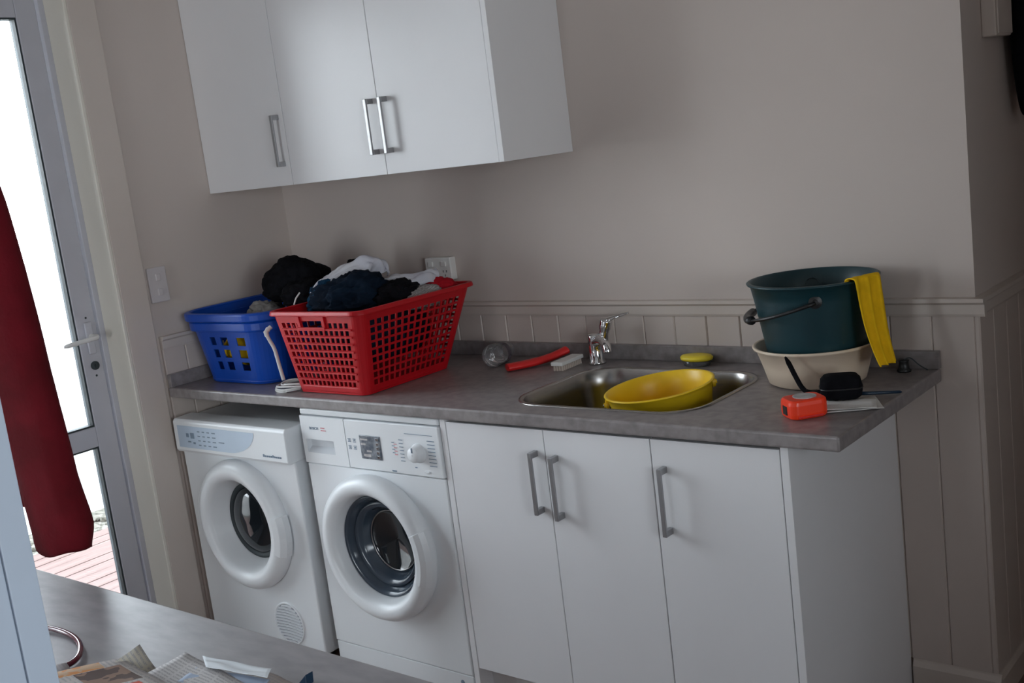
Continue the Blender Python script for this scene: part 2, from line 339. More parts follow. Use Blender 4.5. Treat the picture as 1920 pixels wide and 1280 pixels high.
for i in range(900):
    px, py = random.uniform(-2.6, -1.83), random.uniform(-1.2, 2.6); r = random.uniform(0.015, 0.05)
    mtx = Matrix.Translation((px, py, -0.245 + random.uniform(0, .10) * max(0, 1 - abs(px + 1.95) / .35))) @ Matrix.Rotation(random.uniform(0, 6), 4, 'Z') @ Matrix.Diagonal((r, r * .8, r * .6, 1))
    bmesh.ops.create_icosphere(bm, subdivisions=1, radius=1, matrix=mtx)
o = link('gravel', bm, M['gravel']); o['kind'] = 'stuff'; tag(o, 'loose gravel strip along the outer edge of the deck', 'gravel')
setorg((-2.75, 0, -.26))
struct(bx('wall_garden', (-2.87, -7, -0.26), (-2.75, 5, 1.25), M['render'], bevel=0))

# ------------------------------------------------------------------ main worktop with sink cut-out
wt = thing('worktop', 'speckled grey laminate worktop running over the appliances and sink cabinets', 'worktop', (1.23, -0.32, 0.865))
L, D = 2.462, 0.6465; Z0, Z1 = 0.8647, 0.90
sink_lp = rrect(1.478, 2.045, -0.560, -0.137, 0.105, 0, 8)
bm = bmesh.new()
def flat_with_hole(bm, outer, hole, z0, z1):
    for z in (z1, z0):
        A = [bm.verts.new((p[0], p[1], z)) for p in outer]; B = [bm.verts.new((p[0], p[1], z)) for p in hole]
        E_ = [bm.edges.new((A[i], A[(i + 1) % len(A)])) for i in range(len(A))] + [bm.edges.new((B[i], B[(i + 1) % len(B)])) for i in range(len(B))]
        bmesh.ops.triangle_fill(bm, edges=E_, use_beauty=True)
        if z == z1: A1, B1 = A, B
    for P, Q in ((A1, A), (B1, B)):
        for i in range(len(P)):
            j = (i + 1) % len(P); bm.faces.new((P[i], P[j], Q[j], Q[i]))
flat_with_hole(bm, [(0.013, -D, 0), (L, -D, 0), (L, -0.013, 0), (0.013, -0.013, 0)], sink_lp, Z0, Z1)
top = link('counter_slab', bm, M['counter'], wt, bevel=0.006)
bx('upstand', (0.031, -0.031, Z1), (L, -0.013, 0.9455), M['counter'], wt, 0.0015)
bx('upstand', (0.013, -D + .004, Z1), (0.031, -0.013, 0.9455), M['counter'], wt, 0.0015)

sk = thing('laundry_sink', 'stainless steel laundry sink set into the grey worktop under the tap', 'sink', (1.76, -0.35, 0.68))
bm = bmesh.new()
def rr(off, z, rad): return rrect(1.478 + off, 2.045 - off, -0.560 + off, -0.137 - off, rad, z, 8)
loft(bm, [rr(-0.010, 0.9005, 0.113), rr(-0.009, 0.9028, 0.112), rr(0.0, 0.9030, 0.105), rr(0.004, 0.898, 0.102), rr(0.008, 0.85, 0.098), rr(0.018, 0.74, 0.09), rr(0.028, 0.715, 0.08), rr(0.06, 0.70, 0.06), rr(0.19, 0.694, 0.022)], False, True)
link('bowl', bm, M['steel'], sk, smooth=True)
bm = bmesh.new(); lathe(bm, (1.76, -.35, .6945), [(0.045, 0), (0.044, 0.003), (0.035, 0.003), (0.033, 0.001), (0.001, 0.0008)], 'z', 28); link('drain', bm, M['chrome'], sk, smooth=True)

# ------------------------------------------------------------------ cabinets
def handle(px, y, zc, parent, h=0.17, out=0.032, side=1):
    """flat-bar bow handle with two square feet"""
    bm = bmesh.new(); a = h / 2
    box(bm, (px - 0.006, y - out, zc - a), (px + 0.006, y - out + 0.007, zc + a))
    box(bm, (px - 0.006, y - out + .007, zc + a - 0.016), (px + 0.006, y, zc + a)); box(bm, (px - 0.006, y - out + .007, zc - a), (px + 0.006, y, zc - a + 0.016))
    return link('handle', bm, M['handle'], parent, bevel=0.0015)
def door(x0, x1, z0, z1, yb, parent, hx, hz, nm='door'):
    d = bx(nm, (x0 + .0012, yb - 0.018, z0), (x1 - .0012, yb, z1), M['cab'], parent, 0.0012)
    handle(hx, yb - 0.018, hz, d); return d
# base units: fronts at y = -0.63
YB = -0.612
def carcass(bm, x0, x1, y0, y1, z0, z1, t=0.016, top=False, zl=None, zr=None):
    box(bm, (x0, y0, z0), (x0 + t, y1, zl or z1)); box(bm, (x1 - t, y0, z0), (x1, y1, zr or z1)); box(bm, (x0 + t, y0, z0), (x1 - t, y1, z0 + t)); box(bm, (x0 + t, y1 - t, z0 + t), (x1 - t, y1, z1))
    if top: box(bm, (x0 + t, y0, z1 - t), (x1 - t, y1 - t, z1))
u1 = thing('sink_cabinet', 'white two-door base cabinet under the sink, beside the washing machine', 'cabinet', (1.65, -0.30, 0), 'white base cabinets')
bm = bmesh.new(); carcass(bm, 1.305, 1.973, YB + .001, -0.013, 0.115, 0.8635, zr=.68); link('body', bm, M['carcass'], u1)
bx('end_panel', (1.283, -0.630, 0.0), (1.303, -0.013, 0.8635), M['cab'], u1, 0.001)
door(1.305, 1.6475, 0.118, 0.855, YB, u1, 1.618, 0.714); door(1.6475, 1.973, 0.118, 0.855, YB, u1, 1.684, 0.706)
bx('kickboard', (1.303, -0.575, 0), (1.973, -0.560, 0.115), M['carcass'], u1)
u2 = thing('base_cabinet', 'white single-door base cabinet at the right end of the worktop', 'cabinet', (2.15, -0.30, 0), 'white base cabinets')
bm = bmesh.new(); carcass(bm, 1.974, 2.313, YB + .001, -0.013, 0.115, 0.8635, zl=.68); link('body', bm, M['carcass'], u2)
door(1.974, 2.313, 0.118, 0.855, YB, u2, 2.010, 0.706)
bx('end_panel', (2.3145, -0.630, 0.0), (2.334, -0.0125, 0.8635), M['cab'], u2, 0.001)
bx('kickboard', (1.974, -0.575, 0), (2.314, -0.560, 0.115), M['carcass'], u2)
# wall units
ZU, ZT, YU = 1.540, 2.26, -0.3117
u3 = thing('wall_cabinet', 'white single-door wall cabinet in the corner beside the glazed door', 'cabinet', (0.23, -0.16, ZU), 'white wall cabinets')
bm = bmesh.new(); carcass(bm, 0.001, 0.464, YU + .001, -0.0005, ZU, ZT, top=True); link('body', bm, M['carcass'], u3)
door(0.001, 0.465, ZU - .001, ZT, YU, u3, 0.437, 1.688)
u4 = thing('wall_cabinet', 'white double-door wall cabinet with paired handles above the red basket', 'cabinet', (0.92, -0.16, ZU), 'white wall cabinets')
bm = bmesh.new(); carcass(bm, 0.466, 1.366, YU + .001, -0.0005, ZU, ZT, top=True); link('body', bm, M['carcass'], u4)
door(0.465, 0.9135, ZU - .001, ZT, YU, u4, 0.888, 1.688); door(0.9135, 1.366, ZU - .001, ZT, YU, u4, 0.950, 1.688)
bx('end_panel', (1.3675, -0.3315, ZU - .001), (1.386, -0.0005, ZT), M['cab'], u4, 0.001)

def front_with_hole(bm, x0, x1, z0, z1, y0, y1, cx, cz, r, n=64):
    O = [(x0, z0), (x1, z0), (x1, z1), (x0, z1)]; Hh = [(cx + r * math.cos(2 * PI * i / n), cz + r * math.sin(2 * PI * i / n)) for i in range(n)]
    keep = []
    for y in (y0, y1):
        A = [bm.verts.new((p[0], y, p[1])) for p in O]; B = [bm.verts.new((p[0], y, p[1])) for p in Hh]
        E_ = [bm.edges.new((A[i], A[(i + 1) % 4])) for i in range(4)] + [bm.edges.new((B[i], B[(i + 1) % n])) for i in range(n)]
        bmesh.ops.triangle_fill(bm, edges=E_, use_beauty=True); keep.append((A, B))
    for P, Q in zip(keep[0], keep[1]):
        for i in range(len(P)): j = (i + 1) % len(P); bm.faces.new((P[i], P[j], Q[j], Q[i]))
# ------------------------------------------------------------------ tumble dryer
dy = thing('tumble_dryer', 'small white tumble dryer under the left end of the worktop', 'dryer', (0.345, -0.36, 0))
FX0, FX1, FY = 0.045, 0.648, -0.652
bm = bmesh.new(); front_with_hole(bm, FX0, FX1, 0.03, 0.792, FY, FY + .085, 0.347, 0.447, .165); box(bm, (FX0, FY + .0851, 0.03), (FX1, -0.07, 0.792)); link('body', bm, M['app'], dy, bevel=0.005)
for a in (FX0 + .05, FX1 - .05):
    for b in (FY + .05, -0.13):
        bm = bmesh.new(); lathe(bm, (a, b, 0), [(0.02, 0), (0.02, .03)], 'z', 16, True, True); link('foot', bm, M['black'], dy)
bm = bmesh.new()
px0, px1 = FX0 + .012, FX1 + .008
loft(bm, [[(xx, -0.60, 0.690), (xx, FY - .026, 0.684), (xx, FY - .032, 0.694), (xx, FY - .030, 0.792), (xx, FY - .022, 0.801), (xx, -0.60, 0.803)] for xx in (px0, px1)], True, True)
fp = link('control_panel', bm, M['app_cool'], dy, bevel=0.004)
# grey-blue printed field with a curved right end
def px_on(u, v, d=0.0): # u 0..1 across, v 0..1 up on the dryer fascia
    z = 0.694 + v * 0.098; return (px0 + u * (px1 - px0), FY - .032 + v * .002 - d, z)
bm = bmesh.new(); pts = [px_on(.04, .10, .0010), px_on(.50, .10, .0010)] + [px_on(.50 + .24 * math.sin(a), .88 - .78 * math.cos(a), .0010) for a in [i * PI / 16 for i in range(1, 9)]] + [px_on(.04, .88, .0010)]
R_ = [bm.verts.new(p) for p in pts]; bm.faces.new(R_); link('panel_print', bm, M['greyblue'], fp, solid=-0.0006)
def marks(name, items, m, parent, fn):
    bm = bmesh.new()
    for u, v, a, b in items:
        q = [fn(u, v, .0018), fn(u + a, v, .0018), fn(u + a, v + b, .0018), fn(u, v + b, .0018)]
        q2 = [Vector(p) + Vector((0, 0.001, 0)) for p in q]; loft(bm, [q2, q], True, True)
    o = link(name, bm, m, parent); o['kind'] = 'stuff'; return o
it = [(.12, .48, .025, .14), (.16, .45, .035, .2), (.13, .3, .03, .05), (.18, .26, .02, .07)]
for c in range(4):
    for r in range(4): it.append((.23 + c * .045, .22 + r * .16, .022 if c != 3 else .03, .035))
it += [(.42, .40, .05, .03)]
marks('panel_marks', it, M['ink'], fp, px_on)
marks('lettering', [(.80 + i * .0155, .12, .0105, .055 + .03 * (i in (0, 5))) for i in range(10)], M['ink'], fp, px_on)
# round door: wide bevelled ring, funnel, dark porthole glass
DX, DZc = 0.347, 0.447
bm = bmesh.new(); lathe(bm, (DX, FY, DZc), [(0.222, 0.004), (0.226, -0.012), (0.222, -0.028), (0.210, -0.040), (0.195, -0.046), (0.178, -0.045), (0.164, -0.038), (0.158, -0.026), (0.150, 0.0), (0.138, 0.03), (0.130, 0.045), (0.118, 0.05)], 'y', 72)
dring = link('door', bm, M['app_cool'], dy, smooth=True)
bm = bmesh.new(); lathe(bm, (DX, FY, DZc), [(0.133, 0.030), (0.129, 0.026), (0.116, 0.030), (0.114, 0.045)], 'y', 64); link('seal', bm, M['gasket'], dring, smooth=True)
bm = bmesh.new(); lathe(bm, (DX, FY, DZc), [(0.118, 0.034), (0.110, 0.024), (0.085, 0.012), (0.045, 0.004), (0.001, 0.002)], 'y', 64); link('window', bm, M['darkglass'], dring, smooth=True)
bm = bmesh.new()     # recessed pull grip on the ring's right edge
lp = []
for i in range(9):
    a = -0.36 + 0.62 * i / 8
    lp.append([(DX + r * math.cos(a), FY - h, DZc + r * math.sin(a)) for r, h in ((0.190, 0.040), (0.194, 0.051), (0.222, 0.048), (0.234, 0.030), (0.234, 0.006), (0.190, 0.006))])
loft(bm, lp, True, True); link('grip', bm, M['app_cool'], dring, bevel=0.002)
bm = bmesh.new(); lp = []
for i in range(9):   # hinge cover on the left
    a = PI - 0.42 + 0.84 * i / 8; e = 0.012 * math.sin(PI * i / 8)
    lp.append([(DX + r * math.cos(a), FY - h, DZc + r * math.sin(a)) for r, h in ((0.195, 0.028), (0.226 + e, 0.030), (0.238 + e, 0.016), (0.238 + e, 0.0), (0.195, 0.0))])
loft(bm, lp, True, True); link('hinge_cover', bm, M['app_cool'], dring, bevel=0.003)
# exhaust vent grille with curved slats
vx, vz, vr = 0.485, 0.112, 0.070
bm = bmesh.new(); lathe(bm, (vx, FY, vz), [(vr + .006, 0.002), (vr + .005, -0.004), (vr, -0.005), (vr - .002, -0.001)], 'y', 48); vg = link('vent', bm, M['app_cool'], dy, smooth=True)
bm = bmesh.new(); lathe(bm, (vx, FY, vz), [(vr, -0.0012), (0.001, -0.001)], 'y', 48); link('backing', bm, M['ventgrey'], vg)
for i in range(13):
    zz = vz - vr + 2 * vr * (i + .7) / 13.4; hw = math.sqrt(max(0.0001, (vr - .002) ** 2 - (zz - vz) ** 2))
    bm = bmesh.new(); n = 8; lp = []
    for j in range(n + 1):
        u = -1 + 2 * j / n; X = vx + hw * u; dz = 0.004 * (1 - u * u) - .002
        lp.append([(X, FY - 0.0015, zz + dz - .0018), (X, FY - 0.007, zz + dz - .0030), (X, FY - 0.007, zz + dz), (X, FY - .0015, zz + dz + .0018)])
    loft(bm, lp, True, True); link('slat', bm, M['app'], vg)

# ------------------------------------------------------------------ washing machine
wm = thing('washing_machine', 'white front-loading washing machine between the dryer and the sink cabinet', 'washing machine', (0.985, -0.33, 0))
WX0_, WX1_, WY = 0.687, 1.279, -0.632
bm = bmesh.new(); front_with_hole(bm, WX0_, WX1_, 0.085, 0.684, WY, WY + .085, 0.975, 0.446, .17); box(bm, (WX0_, WY + .0851, 0.085), (WX1_, -0.05, 0.684)); box(bm, (WX0_, WY + .02, 0.012), (WX1_, -0.05, 0.085)); box(bm, (WX0_, WY + .02, 0.684), (WX1_, -0.05, 0.84))
link('body', bm, M['app'], wm, bevel=0.004)
bx('top', (WX0_, WY - .002, 0.842), (WX1_, -0.05, 0.862), M['app'], wm, 0.005)
fl = bx('base_panel', (WX0_ + .002, WY + .002, 0.010), (WX1_ - .002, WY + .02, 0.083), M['app'], wm, 0.002)
bm = bmesh.new(); lathe(bm, (1.232, WY + .002, 0.058), [(0.007, 0), (0.006, -0.002)], 'y', 16, True, True); link('latch', bm, M['ink'], fl)
pan = bx('control_panel', (0.890, WY - .006, 0.688), (WX1_, WY + .02, 0.839), M['app_cool'], wm, 0.003)
# detergent drawer with finger recess
bm = bmesh.new(); y0, y1 = WY - .006, WY + .02
for lo, hi in (((0.688, .688), (0.8885, .722)), ((0.688, .765), (0.8885, .839)), ((0.688, .722), (0.706, .765)), ((0.832, .722), (0.8885, .765))): box(bm, (lo[0], y0, lo[1]), (hi[0], y1, hi[1]))
drw = link('detergent_drawer', bm, M['app_cool'], wm)
bm = bmesh.new(); loft(bm, [[(xx, y0 + .0, .722), (xx, y0 + .018, .738), (xx, y0 + .019, .765), (xx, y1 + .004, .765), (xx, y1 + .004, .722)] for xx in (.706, .832)], True, True); link('finger_recess', bm, M['appgrey'], drw)
def wpt(X, Z, d=0): return (X, WY - .006 - d, Z)
marks('drawer_marks', [(.782, .795, .022, .0025), (.782, .803, .018, .0025)], M['inkr'], drw, wpt)
def text(name, s, size, X, Z, yy, m, parent):
    cu = bpy.data.curves.new(name, 'FONT'); cu.body = s; cu.size = size; cu.extrude = 0.0004; o = bpy.data.objects.new(name, cu); C.objects.link(o)
    bpy.context.view_layer.update(); dg = bpy.context.evaluated_depsgraph_get(); me = bpy.data.meshes.new_from_object(o.evaluated_get(dg))
    bpy.data.objects.remove(o); o = bpy.data.objects.new(name, me); C.objects.link(o); me.materials.clear(); me.materials.append(m)
    me.transform(Matrix.Translation(Vector((X, yy, Z)) - ORG) @ Matrix.Rotation(PI / 2, 4, 'X')); o.parent = parent; return o
text('lettering', 'BOSCH', 0.0125, 0.729, 0.797, WY - .0068, M['ink'], drw)
# display window
scn = bx('display', (0.952, WY - .0085, 0.722), (1.040, WY - .004, 0.795), M['screen'], pan, 0.002)
marks('display_marks', [(.958, .78, .03, .005), (.958, .765, .02, .006), (.98, .745, .02, .005), (.965, .73, .03, .008)], M['silver'], scn, lambda X, Z, d: (X, WY - .0075 - d, Z))
bm = bmesh.new()
for i in range(5): box(bm, (1.022, WY - .0105, .727 + i * .0135), (1.034, WY - .008, .736 + i * .0135))
link('display_button', bm, M['chrome'], scn, bevel=.001)
it = []
for c in range(2):
    for r in range(2): it += [(.900 + c * .022, .748 + r * .022, .012, .0018), (.902 + c * .022, .752 + r * .022, .008, .003), (.900 + c * .022, .757 + r * .022, .012, .0018)]
it += [(1.075, .693, .018, .004)]
for r in range(7): it.append((1.118, .728 + r * .0105, .016, .0018))
for r in range(8): it.append((1.232, .722 + r * .0105, .028, .0018))
for r in range(4): it.append((1.088, .750 + r * .0105, .010, .002))
it += [(1.145, .812, .11, .0012), (1.172, .712, .008, .003)]
marks('panel_marks', it, M['ink'], pan, wpt)
marks('panel_marks', [(1.096, .745 + r * .0105, .012, .002) for r in range(4)], M['inkr'], pan, wpt)
bm = bmesh.new(); lathe(bm, (1.193, WY - .006, 0.758), [(0.0285, 0), (0.0285, -0.004), (0.025, -0.008), (0.0225, -0.024), (0.020, -0.027), (0.001, -0.0275)], 'y', 40)
kn = link('programme_knob', bm, M['app_cool'], pan, smooth=True)
bx('pointer', (1.191, WY - .0345, 0.766), (1.195, WY - .033, 0.780), M['ink'], kn, 0)
bx('power_button', (1.208, WY - .009, .700), (1.228, WY - .006, .706), M['app'], pan, .001)
QX, QZ = 0.975, 0.446
bm = bmesh.new(); lathe(bm, (QX, WY, QZ), [(0.224, 0.004), (0.229, -0.012), (0.228, -0.030), (0.220, -0.044), (0.206, -0.052), (0.190, -0.052), (0.176, -0.044), (0.168, -0.030), (0.163, -0.012), (0.158, 0.004), (0.150, 0.020)], 'y', 80)
wr = link('door', bm, M['app_cool'], wm, smooth=True)
bm = bmesh.new(); lathe(bm, (QX, WY, QZ), [(0.160, -0.006), (0.155, -0.010), (0.147, 0.004), (0.136, 0.018), (0.132, 0.022)], 'y', 72); link('window_rim', bm, M['blueglass'], wr, smooth=True)
bm = bmesh.new(); lathe(bm, (QX, WY, QZ), [(0.134, 0.014), (0.126, 0.008), (0.112, 0.026), (0.104, 0.052), (0.094, 0.060)], 'y', 72); link('window_funnel', bm, M['blueglass'], wr, smooth=True)
bm = bmesh.new(); lathe(bm, (QX, WY, QZ), [(0.096, 0.052), (0.08, 0.060), (0.001, 0.066)], 'y', 64); link('window', bm, M['darkglass'], wr, smooth=True)
bm = bmesh.new(); lathe(bm, (QX, WY, QZ), [(0.098, 0.048), (0.0965, 0.0455), (0.094, 0.048)], 'y', 64); link('chrome_ring', bm, M['drum'], wr, smooth=True)
bm = bmesh.new(); lp = []     # door pull segment on the right edge
for i in range(11):
    a = -0.40 + 0.78 * i / 10
    lp.append([(QX + r * math.cos(a), WY - h, QZ + r * math.sin(a)) for r, h in ((0.186, 0.046), (0.190, 0.0535), (0.207, 0.0540), (0.2225, 0.0455), (0.2315, 0.030), (0.2315, 0.010), (0.186, 0.010))])
loft(bm, lp, True, True); link('grip', bm, M['app_cool'], wr, bevel=0.0015)
for a in (WX0_ + .05, WX1_ - .05):
    for b in (WY + .07, -0.13):
        bm = bmesh.new(); lathe(bm, (a, b, 0), [(0.02, 0), (0.02, .013)], 'z', 16, True, True); link('foot', bm, M['black'], wm)

# ------------------------------------------------------------------ sockets and switches
so = thing('wall_socket', 'white double power socket on the back wall behind the red basket', 'socket', (0.80, 0, 1.195))
bx('body', (0.728, -0.030, 1.157), (0.846, -0.0002, 1.235), M['whiteplastic'], so, 0.004)
for a in (0.757, 0.817):
    bx('switch', (a - .011, -0.036, 1.205), (a + .011, -0.030, 1.222), M['whiteplastic'], so, 0.002)
    bm = bmesh.new(); box(bm, (a - .009, -.0306, 1.184), (a - .006, -.0298, 1.192)); box(bm, (a + .006, -.0306, 1.184), (a + .009, -.0298, 1.192)); box(bm, (a - .0012, -.0306, 1.170), (a + .0012, -.0298, 1.178)); link('slots', bm, M['gasket'], so)
sw = thing('light_switch', 'white vertical switch plate on the left wall above the blue basket', 'switch', (0, -0.61, 1.257))
bx('plate', (0.0002, -0.645, 1.197), (0.010, -0.572, 1.318), M['switchp'], sw, 0.003)
for z in (1.283, 1.232):
    bx('rocker', (0.010, -0.617, z - .012), (0.015, -0.599, z + .012), M['switchp'], sw, 0.002)

# ------------------------------------------------------------------ hall wall: small box and black bag
mb = thing('switchboard_box', 'small cream box fixed high on the hall wall at the right edge', 'box', (W, 0.26, 1.72))
bx('body', (W, 0.15, 1.70), (W + 0.035, 0.275, 2.02), M['trimp'], mb, 0.004)
bx('cover', (W + 0.035, 0.155, 1.705), (W + 0.040, 0.27, 2.015), M['trimp'], mb, 0.003)
bgm = thing('shoulder_bag', 'black cloth bag hanging on the hall wall below the cream box', 'bag', (W, 0.46, 1.5))
bm = bmesh.new(); lp = []
for i in range(15):
    t = i / 14; z = 1.488 + 0.50 * t; hw = 0.095 * math.sin(min(1, t * 1.35 + .12) * PI / 2) ** 0.8 * (1 if t > .0 else .4); dp = 0.036 * math.sin(PI * min(.8, t * .75 + .18))
    yc = 0.368 + .01 * math.sin(t * 3)
    lp.append([(W + 0.045 + dp * math.sin(a) * (1 + .1 * noise.noise((a, t * 5, 1))), yc + hw * math.cos(a) * (1 + .06 * noise.noise((a * 2, t * 4, 3))), z) for a in [k * PI / 14 for k in range(28)]])
loft(bm, lp, True, True); link('bag_body', bm, M['blackcloth'], bgm, smooth=True, subs=1)
bm = bmesh.new(); tube(bm, spline([(W + .045, .32, 1.97), (W + .04, .35, 2.15), (W + .03, .385, 2.2), (W + .04, .42, 2.15), (W + .045, .45, 1.97)], 6), .010, 8, flat=.4); link('strap', bm, M['blackcloth'], bgm, smooth=True)
bm = bmesh.new(); tube(bm, [(W, .385, 2.19), (W + .035, .385, 2.19), (W + .045, .385, 2.205)], .004, 8); link('hook', bm, M['chrome'], bgm)

# ------------------------------------------------------------------ laundry baskets
def perim(x0, x1, y0, y1, r, z, seg=8, side=12):
    """rounded-rectangle loop with subdivided straights: list of (x, y, z, tag, u) counter-clockwise from the right side"""
    out = []
    C4 = [((x1 - r, y0 + r), -PI / 2, 'fr'), ((x1 - r, y1 - r), 0, 'br'), ((x0 + r, y1 - r), PI / 2, 'bl'), ((x0 + r, y0 + r), PI, 'fl')]
    st = [((x1, y0 + r), (x1, y1 - r), 'R'), ((x1 - r, y1), (x0 + r, y1), 'B'), ((x0, y1 - r), (x0, y0 + r), 'L'), ((x0 + r, y0), (x1 - r, y0), 'F')]
    for k in range(4):
        (cx, cy), a0, tg = C4[k]
        for i in range(seg): a = a0 + PI / 2 * i / seg; out.append((cx + r * math.cos(a), cy + r * math.sin(a), z, tg, i))
        a, b, tg = st[k]; n = side[k] if isinstance(side, (list, tuple)) else side
        for i, t in enumerate(n if isinstance(n, (list, tuple)) else [q / n for q in range(n)]): out.append((a[0] + (b[0] - a[0]) * t, a[1] + (b[1] - a[1]) * t, z, tg, i))
    return out
def basket_shell(lo, hi, levels, hole, n_seg=6, sides=(12, 12, 12, 12)):
    """lo/hi: (x0,x1,y0,y1,r,z) bottom and top outline; levels: list of v; hole(tag,i,j)->True leaves an opening"""
    bm = bmesh.new(); rings = []
    for v in levels:
        q = [a + (b - a) * v for a, b in zip(lo, hi)]; rings.append(perim(*q, seg=n_seg, side=list(sides)))
    V = [[bm.verts.new(p[:3]) for p in r_] for r_ in rings]; n = len(V[0])
    for j in range(len(V) - 1):
        for i in range(n):
            if hole(rings[0][i][3], rings[0][i][4], j): continue
            k = (i + 1) % n; bm.faces.new((V[j][i], V[j][k], V[j + 1][k], V[j + 1][i]))
    for v in [v for v in bm.verts if not v.link_faces]: bm.verts.remove(v)
    return bm
def rimband(bm, lo, z0, w_, h, prof=None, seg=8):
    x0, x1, y0, y1, r = lo
    pr = prof or [(-.002, 0), (w_, 0), (w_, h * .35), (w_ - .003, h), (-.004, h), (-.004, h - .003)]
    loft(bm, [rrect(x0 - o, x1 + o, y0 - o, y1 + o, r + o, z0 + dz, seg) for o, dz in pr] + [rrect(x0 - pr[0][0], x1 + pr[0][0], y0 - pr[0][0], y1 + pr[0][0], r + pr[0][0], z0 + pr[0][1], seg)])

# red basket ----------------------------------------------------------
rb = thing('laundry_basket', 'red plastic lattice laundry basket piled with clothes on the worktop', 'basket', (0.82, -0.37, 0.9005), 'laundry baskets on the worktop')
RLO = (0.648, 0.958, -0.590, -0.215, 0.026, 0.902); RHI = (0.594, 1.000, -0.615, -0.100, 0.032, 1.160)
def cells(n, m0, m1, frac):
    out = [0]; p_ = (1 - m0 - m1) / n
    for i in range(n): out += [m0 + p_ * i, m0 + p_ * (i + frac)]
    return out
lev = [0, .10]; nrow = 9
for i in range(nrow): lev += [0.10 + (0.80 * (i + .72) / nrow), 0.10 + 0.80 * (i + 1) / nrow]
lev += [.962, 1.0]
def rhole(tg, i, j):
    if tg == 'F' and 9 <= i <= 16 and j in (16, 17, 18): return True
    if j == 0 or j >= len(lev) - 3: return False
    if j % 2 == 0: return False
    if tg == 'R' or tg == 'L': return i % 2 == 1
    if tg == 'F': 
        return i % 2 == 1
    if tg == 'B': return i % 2 == 1
    return False
def uneven(lo, hi, levels, sides):
    return basket_shell(lo, hi, levels, rhole, 6, sides)
bm = uneven(RLO, RHI, lev, (cells(14, .03, .03, .74), cells(13, .03, .03, .66), cells(14, .03, .03, .74), cells(13, .03, .03, .66))); rbody = link('basket_wall', bm, M['red'], rb, solid=-0.0028)
bm = bmesh.new(); loft(bm, [rrect(.652, .954, -.586, -.219, .035, .9015), rrect(.646, .960, -.592, -.213, .037, .910), rrect(.645, .961, -.593, -.212, .037, .924), rrect(.648, .958, -.590, -.215, .035, .926)], True, True); link('base', bm, M['red'], rb, smooth=False, bevel=.002)
bm = bmesh.new(); rimband(bm, RHI[:5], 1.150, 0.013, 0.014); rimo = link('rim', bm, M['red'], rb, bevel=0.002)
bm = bmesh.new()   # hand-hold frame on the front face
def rface(u, v, d=0):   # point on the front face
    x0 = RLO[0] + (RHI[0] - RLO[0]) * v; x1 = RLO[1] + (RHI[1] - RLO[1]) * v; y = RLO[2] + (RHI[2] - RLO[2]) * v; z = RLO[5] + (RHI[5] - RLO[5]) * v
    return Vector((x0 + (x1 - x0) * u, y - d, z))
def fbar(bm, u0, u1, v0, v1, d0, d1):
    q = [[rface(u, v, d) for u, v in ((u0, v0), (u1, v0), (u1, v1), (u0, v1))] for d in (d0, d1)]; loft(bm, q, True, True)
fbar(bm, .31, .63, .785, .825, 0, .009); fbar(bm, .31, .345, .825, .97, 0, .006); fbar(bm, .595, .63, .825, .97, 0, .006)
link('hand_hold', bm, M['red'], rb, bevel=.001)
for i in range(8):    # proud horizontal slats on the front face
    v = 0.10 + 0.80 * (i + .68 + .16) / nrow
    bm = bmesh.new()
    if i == 7:
        fbar(bm, .10, .31, v - .010, v + .010, .0025, .007); link('slat', bm, M['red'], rb); bm = bmesh.new(); fbar(bm, .63, .92, v - .010, v + .010, .0025, .007)
    else: fbar(bm, .10, .92, v - .010, v + .010, .0025, .007)
    link('slat', bm, M['red'], rb)

# blue basket ----------------------------------------------------------
bb = thing('laundry_basket', 'blue plastic laundry basket with rows of small holes, against the left wall', 'basket', (0.27, -0.36, 0.9005), 'laundry baskets on the worktop')
BLO = (0.078, 0.450, -0.540, -0.190, 0.085, 0.902); BHI = (0.036, 0.500, -0.575, -0.100, 0.10, 1.145)
lev2 = [0, .07, .19, .31, .37, .49, .55, .67, .80, 1.0]
def bhole(tg, i, j):
    if j in (5, 7, 9) or False: pass
    if tg == 'F': return j in (2, 4, 6) and i in (1, 3, 5)
    if tg in ('L', 'R'): return j in (2, 4, 6) and i % 3 == 1 and 2 < i < 20
    return False
bm = basket_shell(BLO, BHI, lev2, bhole, 10, (24, 8, 24, [0, .16, .28, .40, .56, .76, .95])); link('basket_wall', bm, M['blue'], bb, solid=-0.003, smooth=False)
bm = bmesh.new(); loft(bm, [rrect(.086, .442, -.532, -.198, .078, .9012, 10), rrect(.075, .453, -.543, -.187, .087, .908, 10), rrect(.076, .452, -.542, -.188, .086, .914, 10)], True, True); link('base', bm, M['blue'], bb, smooth=True)
def bo(z): 
    t = (z - .902) / (1.145 - .902); return [a + (b - a) * t for a, b in zip(BLO[:5], BHI[:5])]
bm = bmesh.new(); rimband(bm, bo(1.095), 1.092, .010, .012, seg=12, prof=[(-.002, -.006), (.012, -.006), (.014, 0), (.014, .022), (.010, .026), (.004, .027), (-.001, .027)])
rimband(bm, bo(1.145), 1.120, .012, .026, seg=12, prof=[(-.003, 0), (.012, 0), (.016, .004), (.017, .022), (.014, .028), (.002, .030), (-.004, .026)])
link('rim', bm, M['blue'], bb, smooth=False, bevel=.0015)

